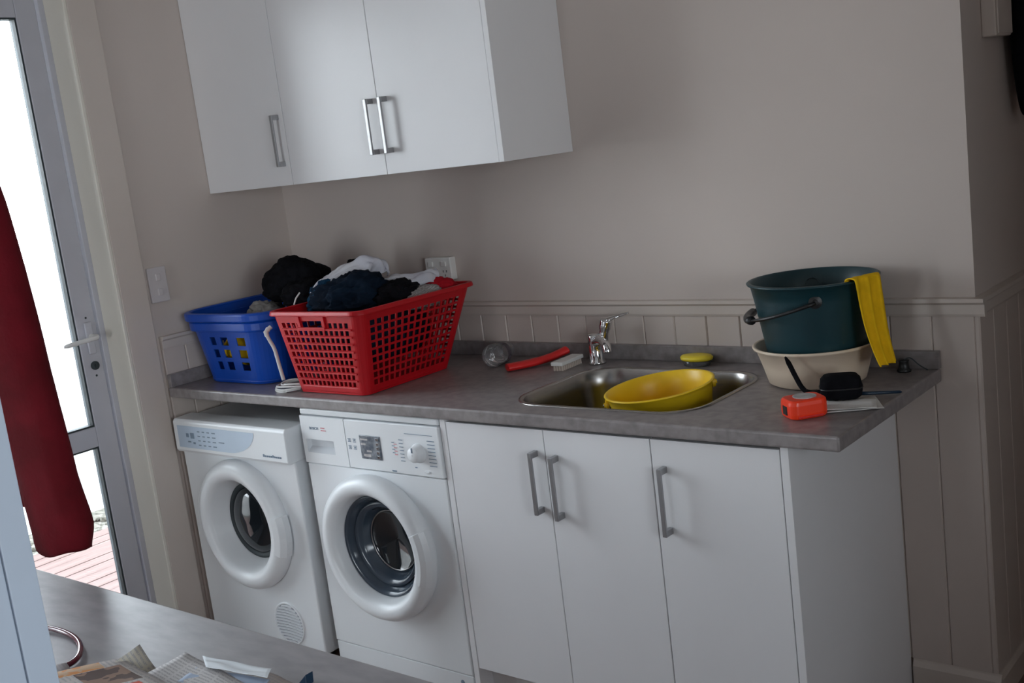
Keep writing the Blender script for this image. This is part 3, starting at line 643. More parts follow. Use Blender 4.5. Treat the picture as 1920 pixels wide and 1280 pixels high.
# ------------------------------------------------------------------ clothes
def heap(name, m, c, r, seed, label, cat, rot=0.0, tilt=(0, 0), amp=0.35, subd=5, fr=3.0, squash=None, mats=None, group=None):
    """a crumpled garment: a closed folded surface with ridged creases"""
    setorg((c[0], c[1], c[2])); bm = bmesh.new(); bmesh.ops.create_icosphere(bm, subdivisions=subd, radius=1)
    of = Vector((seed * 3.17, seed * 1.9, seed * 5.3))
    for v in bm.verts:
        d = v.co.normalized(); n1 = noise.noise(d * fr * .6 + of); rg = 1 - abs(noise.noise(d * fr + of * 2)) * 2; n3 = 1 - abs(noise.noise(d * fr * 2.3 + of)) * 2; n4 = noise.noise(d * fr * 5 + of)
        s = 1 + amp * (n1 * .9 + (rg - .5) * .5 + (n3 - .5) * .32 + n4 * .12 + (.5 - abs(noise.noise(d * fr * 4.5 + of * 3))) * .22); p = d * s
        v.co = Vector((p.x * r[0], p.y * r[1], p.z * r[2] * (1 if p.z > 0 else .55)))
    R = Matrix.Rotation(rot, 4, 'Z') @ Matrix.Rotation(tilt[0], 4, 'X') @ Matrix.Rotation(tilt[1], 4, 'Y')
    bmesh.ops.transform(bm, matrix=R, verts=bm.verts)
    bmesh.ops.recalc_face_normals(bm, faces=bm.faces)
    me = bpy.data.meshes.new(name); bm.to_mesh(me); bm.free(); me.materials.append(m)
    for p in me.polygons: p.use_smooth = True
    o = bpy.data.objects.new(name, me); C.objects.link(o); o.location = c
    return tag(o, label, cat, group)
GR = 'clothes heaped in the laundry baskets'
heap('trousers', M['navy'], (0.802, -0.378, 1.03), (0.158, 0.205, 0.135), 3, 'navy trousers filling the lower part of the red basket', 'trousers', amp=.06, group=GR)
heap('jumper', M['blackcloth'], (0.365, -0.300, 1.195), (0.115, 0.12, 0.095), 11, 'black jumper heaped above the blue basket, tallest dark bundle', 'clothing', amp=.15, group=GR)
heap('sweatshirt', M['blackcloth'], (0.49, -0.36, 1.165), (0.095, 0.09, 0.06), 15, 'black garment slumped between the blue and red basket rims', 'clothing', amp=.2, group=GR)
heap('jeans', M['denim'], (0.655, -0.43, 1.160), (0.050, 0.075, 0.065), 5, 'blue denim jeans bunched at the left end of the red basket', 'jeans', amp=.3, rot=.3, group=GR)
heap('jacket', M['navy'], (0.755, -0.39, 1.165), (0.115, 0.13, 0.08), 6, 'dark navy top mounded in the middle of the red basket', 'clothing', amp=.3, rot=.3, group=GR)
heap('socks', M['blackcloth'], (0.620, -0.24, 1.225), (0.05, 0.05, 0.045), 9, 'small black bundle peeping behind the white shirt', 'clothing', amp=.25, group=GR)
heap('trousers', M['blackcloth'], (0.88, -0.33, 1.155), (0.07, 0.09, 0.05), 14, 'black trousers folded beside the grey striped top in the red basket', 'trousers', amp=.3, group=GR)
heap('top', M['stripe'], (0.93, -0.27, 1.135), (0.05, 0.10, 0.045), 19, 'grey striped top at the right edge of the red basket', 'clothing', amp=.18, group=GR)
heap('shirt', M['redcloth'], (0.915, -0.17, 1.155), (0.055, 0.05, 0.035), 21, 'red cloth tucked at the back right corner of the red basket', 'clothing', amp=.2, group=GR)
heap('towel', M['greycloth'], (0.28, -0.38, 1.10), (0.06, 0.07, 0.05), 23, 'greyish towel low inside the blue basket', 'towel', amp=.3, group=GR)
heap('cloth', M['yellowcloth'], (0.27, -0.40, 1.0), (0.150, 0.132, 0.11), 25, 'yellow cloth seen through the holes of the blue basket', 'cloth', amp=.06, group=GR)
# white shirt draped as a long fold over the pile
def drape(name, m, path, widths, label, cat, seed=1, thick=.004, sag=.02, n=14, up_=Vector((0, 0, 1))):
    P = spline(path, 7); c = P[len(P) // 2]; setorg(c); bm = bmesh.new(); rows = []
    for i, p in enumerate(P):
        t = (P[min(i + 1, len(P) - 1)] - P[max(i - 1, 0)]).normalized(); s = t.cross(up_).normalized(); nn = s.cross(t)
        f = i / (len(P) - 1) * (len(widths) - 1); k = min(int(f), len(widths) - 2); wd = widths[k] + (widths[k + 1] - widths[k]) * (f - k)
        row = []
        for j in range(n + 1):
            u = -1 + 2 * j / n; e = noise.noise((u * 2.2, i * .16, seed)) ; rdg = abs(noise.noise((u * 3.5 + seed, i * .12, 7)))
            row.append(p + s * (u * wd * (1 + .25 * noise.noise((i * .25, seed, u)))) + nn * (-sag * u * u + .022 * e + .03 * rdg))
        rows.append([bm.verts.new(q) for q in row])
    for a, b in zip(rows, rows[1:]):
        for j in range(n): bm.faces.new((a[j], a[j + 1], b[j + 1], b[j]))
    return tag(link(name, bm, m, None, smooth=True, solid=thick, subs=1), label, cat)
drape('shirt', M['whitecloth'], [(0.640, -0.475, 1.180), (0.650, -0.43, 1.222), (0.675, -0.36, 1.250), (0.715, -0.31, 1.268), (0.76, -0.28, 1.262), (0.785, -0.28, 1.225)], [.022, .040, .050, .048, .048, .03], 'white shirt folded over the clothes at the top of the red basket', 'shirt', 4, sag=.03)
drape('singlet', M['whitecloth'], [(0.755, -0.30, 1.205), (0.80, -0.28, 1.200), (0.85, -0.25, 1.205), (0.885, -0.20, 1.205), (0.905, -0.16, 1.200)], [.03, .045, .04, .035, .02], 'white singlet strip lying towards the wall socket', 'clothing', 8, sag=.03)
# small white drawstring on the black heap
setorg((0.5, -.45, 1.15)); bm = bmesh.new(); tube(bm, spline([(0.548, -0.475, 1.158), (0.556, -0.47, 1.178), (0.560, -0.462, 1.188), (0.562, -0.455, 1.195)], 5), .0026, 8); tag(link('drawstring', bm, M['cord'], None, smooth=True), 'short white drawstring lying on the black garment by the red rim', 'cord')
# white cord hanging between the baskets, coiled on the worktop
setorg((0.56, -.55, .9)); bm = bmesh.new()
tube(bm, spline([(0.560, -0.590, 1.110), (0.553, -0.607, 1.095), (0.562, -0.606, 1.07), (0.572, -0.600, 1.04), (0.585, -0.602, 0.99), (0.598, -0.604, 0.94)], 5), [.010] * 3 + [.013, .010, .014, .011, .012] + [.0095] * 18, 10, flat=.6)
cd = thing('power_cord', 'white coiled power cord hanging between the blue and red baskets', 'cord', (0.56, -.57, .9))
bm2 = bm; bm2.verts.ensure_lookup_table(); link('cable_bundle', bm2, M['cord'], cd, smooth=True)
for k in range(4):
    bm = bmesh.new(); a0 = random.uniform(0, 6); rr_ = .046 + .005 * (k % 3)
    tube(bm, [(0.585 + .006 * k + (rr_ * 1.15) * math.cos(a0 + t * PI / 12), -0.578 + .004 * k + rr_ * .72 * math.sin(a0 + t * PI / 12), .9045 + .0062 * k + .003 * math.sin(t * .5)) for t in range(25)], .0032, 8); link('cable_loop', bm, M['cord'], cd, smooth=True)

# ------------------------------------------------------------------ by the sink
# mixer tap
tp = thing('mixer_tap', 'chrome mixer tap with lever behind the sink', 'tap', (1.455, -0.085, 0.9))
TX, TY = 1.455, -0.092
bm = bmesh.new(); lathe(bm, (TX, TY, .9), [(0.027, 0), (0.027, .006), (0.022, .012), (0.0205, .05), (0.0215, .082), (0.020, .092), (.001, .094)], 'z', 32, True); link('tap_body', bm, M['chrome'], tp, smooth=True)
bm = bmesh.new(); tube(bm, spline([(TX, TY, .965), (TX + .05, TY - .04, .980), (TX + .10, TY - .085, .975), (TX + .108, TY - .092, .958)], 5), [.016] * 6 + [.013] * 6 + [.012] * 4, 14); link('spout', bm, M['chrome'], tp, smooth=True)
bm = bmesh.new(); tube(bm, spline([(TX + .018, TY + .012, .955), (TX + .026, TY + .018, 1.00), (TX + .034, TY + .022, 1.030)], 5), [.016] * 6 + [.019] * 5, 18); link('cartridge', bm, M['chrome'], tp, smooth=True)
bm = bmesh.new(); tube(bm, spline([(TX + .034, TY + .022, 1.030), (TX + .065, TY + .03, 1.040), (TX + .105, TY + .04, 1.050)], 5), [.008] * 4 + [.006] * 4 + [.004] * 3, 10, flat=.5); link('lever', bm, M['chrome'], tp, smooth=True)
# soap on a clear dish
sd = thing('soap_dish', 'small clear dish holding yellow soap behind the sink', 'dish', (1.79, -0.072, .9))
bm = bmesh.new(); loft(bm, [ring((1.79, -.072, .9005), .038, 'z', 32, .024), ring((1.79, -.072, .901), .040, 'z', 32, .026), ring((1.79, -.072, .915), .046, 'z', 32, .030), ring((1.79, -.072, .9155), .044, 'z', 32, .028), ring((1.79, -.072, .904), .036, 'z', 32, .022)], True, True); link('dish_bowl', bm, M['clear'], sd, smooth=True)
setorg((1.79, -.072, .915)); bm = bmesh.new(); loft(bm, [ring((1.79, -.072, .9155), .042, 'z', 36, .026), ring((1.79, -.072, .918), .049, 'z', 36, .032), ring((1.79, -.072, .925), .051, 'z', 36, .034), ring((1.79, -.072, .930), .046, 'z', 36, .030), ring((1.79, -.072, .932), .034, 'z', 36, .020)], True, True); tag(link('soap', bm, M['soap'], None, smooth=True), 'oval yellow soap bar behind the sink', 'soap')
# clear jar lying on its side
jr = thing('plastic_bottle', 'clear plastic jar lying on its side beside the red basket', 'bottle', (1.10, -.13, .9))
ja = Vector((1.130, -.200, .939)); jb = Vector((1.085, -.060, .930)); ax_ = (jb - ja).normalized(); Ls = (jb - ja).length
def along(bm, a, ax, prof, n=32):
    s = ax.orthogonal().normalized(); t = ax.cross(s)
    loft(bm, [[a + ax * h + (s * math.cos(2 * PI * k / n) + t * math.sin(2 * PI * k / n)) * max(r, 1e-5) for k in range(n)] for r, h in prof])
bm = bmesh.new(); along(bm, ja, ax_, [(.001, .002), (.024, .003), (.034, .0), (.037, .006), (.0365, .03), (.035, .034), (.0365, .038), (.0365, .075), (.034, .088), (.026, .100), (.022, .106)]); link('bottle_body', bm, M['clear'], jr, smooth=True)
bm = bmesh.new(); along(bm, ja, ax_, [(.022, .104), (.022, .11), (.0235, .112), (.0235, .115), (.022, .117), (.022, .12), (.0235, .122), (.0235, .125), (.022, .127), (.022, .134), (.0205, .134), (.0205, .108)]); link('neck', bm, M['clear'], jr, smooth=True)
bm = bmesh.new(); along(bm, ja, ax_, [(.0373, .044), (.0375, .046), (.0375, .070), (.0373, .072)]); link('bottle_label', bm, glassy('label_film', (.70, .68, .80), .2), jr, smooth=True)
# red tool and pale block
rd = thing('scraper', 'red plastic handle lying between the clear jar and the tap', 'tool', (1.27, -.14, .9))
bm = bmesh.new(); P = spline([(1.215, -.235, .913), (1.255, -.172, .914), (1.292, -.112, .920), (1.322, -.062, .934)], 6)
L_ = []
for i, p in enumerate(P):
    t = (P[min(i + 1, len(P) - 1)] - P[max(i - 1, 0)]).normalized(); s = t.cross(Vector((0, 0, 1))).normalized(); nn = s.cross(t); wd = .022 + .002 * math.sin(i * .35)
    L_.append([p + s * (wd * math.cos(a)) + nn * (.012 * math.sin(a)) for a in [k * 2 * PI / 12 for k in range(12)]])
loft(bm, L_, True, True); link('tool_grip', bm, M['redbright'], rd, smooth=True, bevel=.002)
pb = thing('brush', 'pale bristled brush block lying against the tap base', 'brush', (1.38, -.15, .9))
bm = bmesh.new(); box(bm, (-.060, -.021, 0), (.060, .021, .012)); bmesh.ops.transform(bm, matrix=Matrix.Translation((1.385, -.150, .9165)) @ Matrix.Rotation(1.62, 4, 'Z'), verts=bm.verts); link('brush_back', bm, M['whiteplastic'], pb, bevel=.003)
bm = bmesh.new()
for i in range(11):
    for j in range(4):
        c = Matrix.Translation((1.385, -.150, .9005)) @ Matrix.Rotation(1.62, 4, 'Z') @ Vector((-.050 + i * .010, -.014 + j * .0093, 0)); lathe(bm, c, [(.0042, 0), (.0036, .016)], 'z', 6, True, True)
o = link('bristles', bm, M['pale'], pb); o['kind'] = 'stuff'

# yellow bucket in the sink
def bucket(name, label, c, r0, r1, h, m, rim=.006, tilt=None, n=56, th=.003, band=0):
    t = thing(name, label, 'bucket', c)
    bm = bmesh.new(); prof = [(.001, 0), (r0 - .01, 0), (r0, .006)]
    k = 6
    for i in range(1, k + 1): prof.append((r0 + (r1 - r0) * i / k, h * i / k - (rim if i == k else 0)))
    prof += [(r1 + rim, h - rim * .8), (r1 + rim * 1.2, h - rim * .3), (r1 + rim * .8, h), (r1, h + .0005), (r1 - th, h - .002)]
    for i in range(k - 1, 0, -1): prof.append((r0 - th + (r1 - r0) * i / k, h * i / k))
    prof += [(r0 - .012, .005), (.001, .004)]
    lathe(bm, c, prof, 'z', n); link('bucket_wall', bm, m, t, smooth=True)
    return t
yb = bucket('bucket', 'yellow plastic bucket standing in the sink', (1.830, -.340, .7005), .108, .143, .2, M['yellow'], .005)
for s in (-1, 1):
    dirv = Vector((math.cos(-2.45), math.sin(-2.45), 0)) * s
    lc = Vector((1.830, -.340, .878)) + dirv * .142
    bm = bmesh.new(); along(bm, lc - dirv * .002, dirv, [(.014, 0), (.014, .008), (.006, .009), (.006, .013), (.001, .013)], 16); link('lug', bm, M['yellow'], yb)
bm = bmesh.new(); pts = []
for i in range(21):
    a = PI * i / 20; d = Vector((math.cos(-2.45), math.sin(-2.45), 0)); q = Vector((math.sin(-2.45) * -1, math.cos(-2.45), 0)) * -1
    pts.append(Vector((1.830, -.340, .878)) + d * (.153 * math.cos(a)) + q * (.148 * math.sin(a)) + Vector((0, 0, -.045 * math.sin(a) * 1.1)))
tube(bm, pts, .003, 8); link('bail', bm, M['steel'], yb, smooth=True)

ax_t = Vector((0.637, -0.751, 0)); YT = Matrix.Rotation(math.radians(5.5), 4, ax_t)
yb.rotation_euler = YT.to_euler(); yb.location = (1.845, -.332, .712)
# cream tub with teal bucket nested in it
tub = thing('washing_up_tub', 'cream plastic tub on the worktop beneath the dark teal bucket', 'tub', (2.205, -.180, .9005))
bm = bmesh.new(); c = (2.205, -.180, .9005)
lathe(bm, c, [(.001, .0), (.110, .0), (.122, .006), (.133, .045), (.148, .092), (.155, .094), (.157, .099), (.154, .102), (.147, .100), (.130, .045), (.118, .009), (.108, .004), (.001, .004)], 'z', 64); link('tub_wall', bm, M['cream'], tub, smooth=True)
gc = (2.213, -.182, .9055)
gb = bucket('bucket', 'dark teal plastic bucket nested inside the cream tub', gc, .112, .156, .262, M['green'], .007, n=64)
tl = Vector((0.78, 0.62, 0)).normalized()     # image-right direction
tl = Matrix.Rotation(-0.22, 3, 'Z') @ tl; vd = Vector((tl.y, -tl.x, 0))               # towards the camera
lugz = gc[2] + .262 - .040
for s in (-1, 1):
    lc = Vector((gc[0], gc[1], lugz)) + (vd * s) * .1495
    bm = bmesh.new(); along(bm, lc - vd * s * .006, vd * s, [(.016, 0), (.016, .008), (.007, .010), (.007, .016), (.001, .0165)], 18); link('lug', bm, M['black'], gb)
bm = bmesh.new(); pts = []
for i in range(25):
    a = PI * i / 24
    pts.append(Vector((gc[0], gc[1], lugz)) + vd * (.163 * math.cos(a)) - tl * (.168 * math.sin(a)) + Vector((0, 0, -.052 * math.sin(a))))
tube(bm, pts, .0045, 8); bl = link('bail', bm, M['black'], gb, smooth=True)
bm = bmesh.new(); tube(bm, pts[9:16], .011, 12); link('grip', bm, M['black'], bl, smooth=True)
# yellow cloth over the rim
setorg((2.33, -.16, 1.1)); bm = bmesh.new(); rows = []
rc = Vector((gc[0], gc[1], 0)); da = Vector((0.93, -0.36, 0)); da.normalize()
prof = [(-.030, 1.125), (-.014, 1.150), (-.010, 1.172), (.008, 1.178), (.018, 1.172), (.020, 1.14), (.0235, 1.10), (.028, 1.06), (.036, 1.02), (.046, .985), (.054, .962)]
P = [rc + da * (.153 + d) + Vector((0, 0, z)) for d, z in prof]
P = spline(P, 4); sd_ = Vector((-da.y, da.x, 0))
for i, p in enumerate(P):
    t = i / (len(P) - 1); wd = .034 + .012 * math.sin(t * 3.4); row = []
    for j in range(15):
        u = -1 + 2 * j / 14; fold = .010 * math.cos(u * 8 + t * 2) * min(1, t * 2) if t > .35 else .003 * math.cos(u * 8)
        row.append(bm.verts.new(p + sd_ * (u * wd + .02 * t) + da * (max(fold, -.003) + .003)))
    rows.append(row)
for a, b in zip(rows, rows[1:]):
    for j in range(14): bm.faces.new((a[j], a[j + 1], b[j + 1], b[j]))
tag(link('cleaning_cloth', bm, M['yellowcloth'], None, smooth=True, solid=.003, subs=1), 'yellow cleaning cloth draped over the right rim of the dark teal bucket', 'cloth')

# tape measure
tm = thing('tape_measure', 'orange-red tape measure lying at the front right of the worktop', 'tape measure', (2.315, -.515, .9))
TMM = Matrix.Translation((2.318, -.502, .9003)) @ Matrix.Rotation(0.86, 4, 'Z')
def tloop(s, z): 
    return [TMM @ Vector(p) for p in rrect(-.046 * s, .046 * s, -.036 * s, .036 * s, .018 * s, z, 6)]
bm = bmesh.new(); loft(bm, [tloop(.90, 0), tloop(.97, .004), tloop(1.0, .012), tloop(1.0, .032), tloop(.97, .040), tloop(.90, .044)], True, True); link('case', bm, M['orange'], tm, smooth=False, bevel=.002)
bm = bmesh.new(); c = TMM @ Vector((.004, .003, .0443)); lathe(bm, c, [(.027, -.002), (.027, .0005), (.024, .0012), (.001, .0014)], 'z', 32, False); link('disc', bm, M['silver'], tm, smooth=False)
bm = bmesh.new(); vs = box(bm, (-.0475, -.012, .009), (-.0445, .010, .029)); bmesh.ops.transform(bm, matrix=TMM, verts=bm.verts); link('tape_mouth', bm, M['black'], tm, bevel=.001)
bm = bmesh.new(); box(bm, (-.030, -.0385, .004), (.030, -.0355, .008)); bmesh.ops.transform(bm, matrix=TMM, verts=bm.verts); link('bumper', bm, M['redbright'], tm, bevel=.001)
# folded papers
def sheet(name, label, cx, cy, z, a, wx, wy, m, curl=.004, seed=0, n=10, group=None, corner=None):
    setorg((cx, cy, z)); bm = bmesh.new(); g = []
    for i in range(n + 1):
        r_ = []
        for j in range(n + 1):
            u, v = -.5 + i / n, -.5 + j / n; h = curl * (noise.noise((u * 2 + seed, v * 2, seed)) + .5) + (corner[2] * max(0, (u * corner[0] + v * corner[1]) - .55) * 2 if corner else 0)
            r_.append(bm.verts.new((cx + u * wx * math.cos(a) - v * wy * math.sin(a), cy + u * wx * math.sin(a) + v * wy * math.cos(a), z + max(h, 0))))
        g.append(r_)
    uv = bm.loops.layers.uv.new('UVMap')
    for i in range(n):
        for j in range(n):
            f = bm.faces.new((g[i][j], g[i + 1][j], g[i + 1][j + 1], g[i][j + 1]))
            for lp_, (p_, q_) in zip(f.loops, ((i, j), (i + 1, j), (i + 1, j + 1), (i, j + 1))): lp_[uv].uv = (p_ / n, q_ / n)
    return tag(link(name, bm, m, None, smooth=True, solid=.0006), label, 'paper', group)
sheet('folded_paper', 'white folded paper under the black pouch, lowest of the two', 2.385, -.400, .9012, .55, .13, .12, M['paper'], .003, 3)
sheet('folded_paper', 'smaller folded white paper lying beside the tape measure', 2.392, -.425, .9075, .40, .12, .085, M['paper'], .004, 5)
# black pouch with strap
po = thing('camera_pouch', 'black zipped pouch with wrist strap in front of the cream tub', 'pouch', (2.352, -.372, .913))
PM = Matrix.Translation((2.352, -.372, .9115)) @ Matrix.Rotation(.45, 4, 'Z')
def ploop(s, z, dx=0): return [PM @ Vector((p[0] + dx, p[1], p[2])) for p in rrect(-.048 * s, .048 * s, -.036 * s, .036 * s, .022 * s, z, 6)]
bm = bmesh.new(); loft(bm, [ploop(.80, 0), ploop(.95, .006), ploop(1.0, .018), ploop(1.0, .030), ploop(.95, .044), ploop(.78, .053), ploop(.4, .056)], True, True); link('pouch_body', bm, M['blackcloth'], po, smooth=True)
bm = bmesh.new(); lp_ = ploop(1.012, .026); tube(bm, [*lp_, lp_[0]], .0016, 6); link('zip', bm, M['black'], po)
bm = bmesh.new(); P = spline([(2.312, -.385, .928), (2.288, -.390, .922), (2.262, -.384, .930), (2.240, -.372, .955), (2.225, -.370, .985), (2.216, -.372, 1.005)], 5)
tube(bm, P, [.006] * (len(P) - 4) + [.005, .004, .003, .002], 8, flat=.45); link('strap', bm, M['blackcloth'], po, smooth=True)
setorg((2.43, -.30, .91)); bm = bmesh.new(); tube(bm, [(2.385, -.338, .913), (2.400, -.325, .911), (2.425, -.304, .908), (2.455, -.278, .905), (2.459, -.275, .904)], [.0045, .0045, .004, .0035, .001], 10); tag(link('pen', bm, M['penblue'], None, smooth=True), 'dark blue pen poking out behind the black pouch', 'pen')
# small dark stopper near the right end
st = thing('sink_stopper', 'small dark stopper standing near the back right corner of the worktop', 'stopper', (2.385, -.062, .9))
bm = bmesh.new(); lathe(bm, (2.385, -.062, .9002), [(.017, 0), (.018, .004), (.014, .008), (.012, .026), (.014, .030), (.001, .031)], 'z', 24, True); link('plug', bm, M['black'], st, smooth=True)
bm = bmesh.new(); tube(bm, spline([(2.385, -.062, .930), (2.40, -.055, .934), (2.42, -.05, .915), (2.44, -.048, .9025)], 5), .0015, 6); link('cord', bm, M['gasket'], st)

# ------------------------------------------------------------------ foreground bench
bn = thing('peninsula_bench', 'grey laminate bench across the foreground with newspapers on it', 'bench', (2.8, -2.15, 0))
bx('bench_top', (0.95, -2.43, .862), (4.0, -1.85, .90), M['bench'], bn, 0.004)
bm = bmesh.new(); carcass(bm, 1.0, 3.95, -2.40, -1.90, 0.10, .8615, .018, True); link('bench_base', bm, M['cab'], bn)
bx('kickboard', (1.02, -2.38, 0), (3.93, -1.95, .10), M['carcass'], bn)
# tall white cupboard at the camera end
tc_ = thing('tall_cupboard', 'tall pale blue-white cupboard edge at the left foreground', 'cupboard', (2.33, -2.80, 0))
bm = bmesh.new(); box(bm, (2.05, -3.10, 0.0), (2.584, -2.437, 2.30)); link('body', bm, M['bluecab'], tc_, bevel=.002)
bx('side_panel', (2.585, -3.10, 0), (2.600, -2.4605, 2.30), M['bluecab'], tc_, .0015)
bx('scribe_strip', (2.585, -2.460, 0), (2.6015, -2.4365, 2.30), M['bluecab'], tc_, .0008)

# newspapers
def print_mat(name, base, blocks, text_=True, seed=0, ink=(.30, .29, .30)):
    m = bpy.data.materials.new(name); m.use_nodes = True; n = m.node_tree.nodes; l = m.node_tree.links; b = n['Principled BSDF']; b.inputs['Roughness'].default_value = .7
    t = n.new('ShaderNodeTexCoord'); sp = n.new('ShaderNodeSeparateXYZ'); l.new(t.outputs['UV'], sp.inputs[0])
    def math_(op, a, b_=None, c=None):
        q = n.new('ShaderNodeMath'); q.operation = op
        for i, x_ in enumerate((a, b_, c)):
            if x_ is None: continue
            if isinstance(x_, (int, float)): q.inputs[i].default_value = x_
            else: l.new(x_, q.inputs[i])
        return q.outputs[0]
    def mixc(f, a, b_):
        q = n.new('ShaderNodeMix'); q.data_type = 'RGBA'; l.new(f, q.inputs[0])
        for i, x_ in ((6, a), (7, b_)):
            if isinstance(x_, tuple): q.inputs[i].default_value = (*x_, 1)
            else: l.new(x_, q.inputs[i])
        return q.outputs[2]
    X, Y = sp.outputs[0], sp.outputs[1]
    nz = n.new('ShaderNodeTexNoise'); nz.inputs['Scale'].default_value = 9; l.new(t.outputs['UV'], nz.inputs[0])
    col = base
    if text_:
        ln = math_('GREATER_THAN', math_('FRACT', math_('MULTIPLY', Y, 46)), .5)
        cl = math_('LESS_THAN', math_('FRACT', math_('MULTIPLY', X, 5)), .88)
        nn_ = n.new('ShaderNodeTexNoise'); nn_.inputs['Scale'].default_value = 120; l.new(t.outputs['UV'], nn_.inputs[0])
        wd = math_('GREATER_THAN', nn_.outputs[0], .46)
        f = math_('MULTIPLY', math_('MULTIPLY', math_('MULTIPLY', ln, cl), wd), .75)
        col = mixc(f, base, ink)
    for x0, x1, y0, y1, ca, cb in blocks:
        inx = math_('MULTIPLY', math_('GREATER_THAN', X, x0), math_('LESS_THAN', X, x1)); iny = math_('MULTIPLY', math_('GREATER_THAN', Y, y0), math_('LESS_THAN', Y, y1))
        pic = mixc(math_('GREATER_THAN', nz.outputs[0], .5), ca, cb); col = mixc(math_('MULTIPLY', inx, iny), col, pic)
    if isinstance(col, tuple): b.inputs['Base Color'].default_value = (*col, 1)
    else: l.new(col, b.inputs['Base Color'])
    return m
pA = print_mat('newsprint_pictures', (.52, .48, .46), [(.10, .42, .76, .96, (.07, .03, .02), (.26, .15, .10)), (.46, .92, .62, .93, (.60, .08, .035), (.50, .16, .08)), (.0, .095, .66, .90, (.62, .24, .06), (.55, .36, .22)), (.0, .40, .45, .62, (.55, .20, .08), (.5, .42, .38))])
pB = print_mat('newsprint_text', (.58, .56, .56), [(.6, .9, .1, .4, (.25, .22, .22), (.4, .38, .36))])
pC = print_mat('newsprint_tan', (.50, .46, .38), [(.45, .75, .62, .85, (.30, .28, .18), (.40, .36, .24))])
pD = print_mat('newsprint_grey', (.40, .36, .36), []); pT = print_mat('newsprint_brown', (.42, .36, .33), [])
M['whitepaper'] = mat('bright_white_paper', (.78, .82, .86), .7, var=.02); M['bluepaper'] = mat('pale_blue_paper', (.38, .46, .60), .7, var=.04)
def news(name, label, mt, quad, z, curl, seed, fold=0, n=18):
    """quad: four ground corners (a,b,c,d) with heights"""
    a, b, c_, d_ = [Vector(q) for q in quad]; cen = (a + b + c_ + d_) / 4; setorg((cen.x, cen.y, .9)); bm = bmesh.new(); g = []
    for i in range(n + 1):
        row = []
        for j in range(n + 1):
            u, v = i / n, j / n; p = (a * (1 - u) + b * u) * (1 - v) + (d_ * (1 - u) + c_ * u) * v
            row.append(bm.verts.new(p + Vector((0, 0, fold * max(0, (v - u - .70) / .30) ** 1.3 + max(0, z + curl * (.4 + noise.noise((u * 2.3 + seed, v * 2.3, seed * 2))))))))
        g.append(row)
    uv = bm.loops.layers.uv.new('UVMap')
    for i in range(n):
        for j in range(n):
            f = bm.faces.new((g[i][j], g[i + 1][j], g[i + 1][j + 1], g[i][j + 1]))
            for lp_, (p_, q_) in zip(f.loops, ((i, j), (i + 1, j), (i + 1, j + 1), (i, j + 1))): lp_[uv].uv = (p_ / n, q_ / n)
    return tag(link(name, bm, mt, None, smooth=True, solid=.0005), label, 'newspaper' if name == 'newspaper' else 'letter', 'newspapers and letter on the bench')
Z = .9012
news('newspaper', 'grey newspaper corner showing beside the tall cupboard', pD, [(1.70, -2.26, Z), (2.00, -2.30, Z), (1.93, -2.09, Z), (1.853, -2.072, Z + .008)], 0, .004, 1)
news('newspaper', 'tan newspaper page with its corner curling up', pC, [(1.87, -2.30, Z + .001), (2.20, -2.22, Z + .001), (2.145, -2.04, Z + .002), (1.950, -2.003, Z + .002)], 0, .004, 2, fold=.026)
news('newspaper', 'newspaper page with orange and brown pictures on top of the pile', pA, [(1.766, -2.305, Z + .018), (2.018, -2.34, Z + .018), (2.188, -2.065, Z + .018), (1.936, -2.028, Z + .015)], 0, .005, 3)
news('newspaper', 'newspaper page of grey text columns in the middle of the pile', pB, [(2.05, -2.26, Z + .009), (2.36, -2.24, Z + .008), (2.195, -1.990, Z + .006), (2.012, -1.968, Z + .012)], 0, .005, 5)
news('newspaper', 'brownish newspaper sheet at the right end of the pile', pT, [(2.15, -2.20, Z + .001), (2.38, -2.17, Z + .001), (2.246, -1.945, Z), (2.158, -1.936, Z)], 0, .003, 6)
news('letter', 'white letter folded on the right side of the newspapers', M['whitepaper'], [(2.094, -1.990, Z + .016), (2.204, -1.968, Z + .014), (2.190, -1.948, Z + .015), (2.066, -1.975, Z + .020)], 0, .003, 8)
news('letter', 'pale blue letter tucked under the white letter', M['bluepaper'], [(2.08, -2.03, Z + .010), (2.215, -1.990, Z + .007), (2.197, -1.960, Z + .006), (2.07, -1.990, Z + .010)], 0, .003, 9)
# maroon hoop-like cable on the bench
setorg((1.72, -2.08, .9)); bm = bmesh.new()
tube(bm, spline([(1.60, -2.02, .906), (1.68, -2.005, .906), (1.735, -2.003, .906), (1.79, -2.015, .907), (1.835, -2.040, .907), (1.85, -2.065, .906), (1.84, -2.09, .905), (1.80, -2.12, .905), (1.72, -2.14, .905), (1.62, -2.12, .905), (1.56, -2.07, .905), (1.60, -2.02, .906)], 6), .0045, 10)
tag(link('cable', bm, M['maroon'], None, smooth=True), 'loop of thin maroon cable on the bench beside the newspapers', 'cable')
# small dark clip at the frame bottom
kc = thing('binder_clip', 'small dark clip on the bench right of the newspapers', 'clip', (2.246, -1.935, .9))
bm = bmesh.new(); loft(bm, [[(2.236, -1.947 + d, .9003), (2.250, -1.940 + d, .9003), (2.245, -1.935 + d, .914)] for d in (0, .014)], True, True); link('clip_body', bm, M['penblue'], kc, bevel=.001)

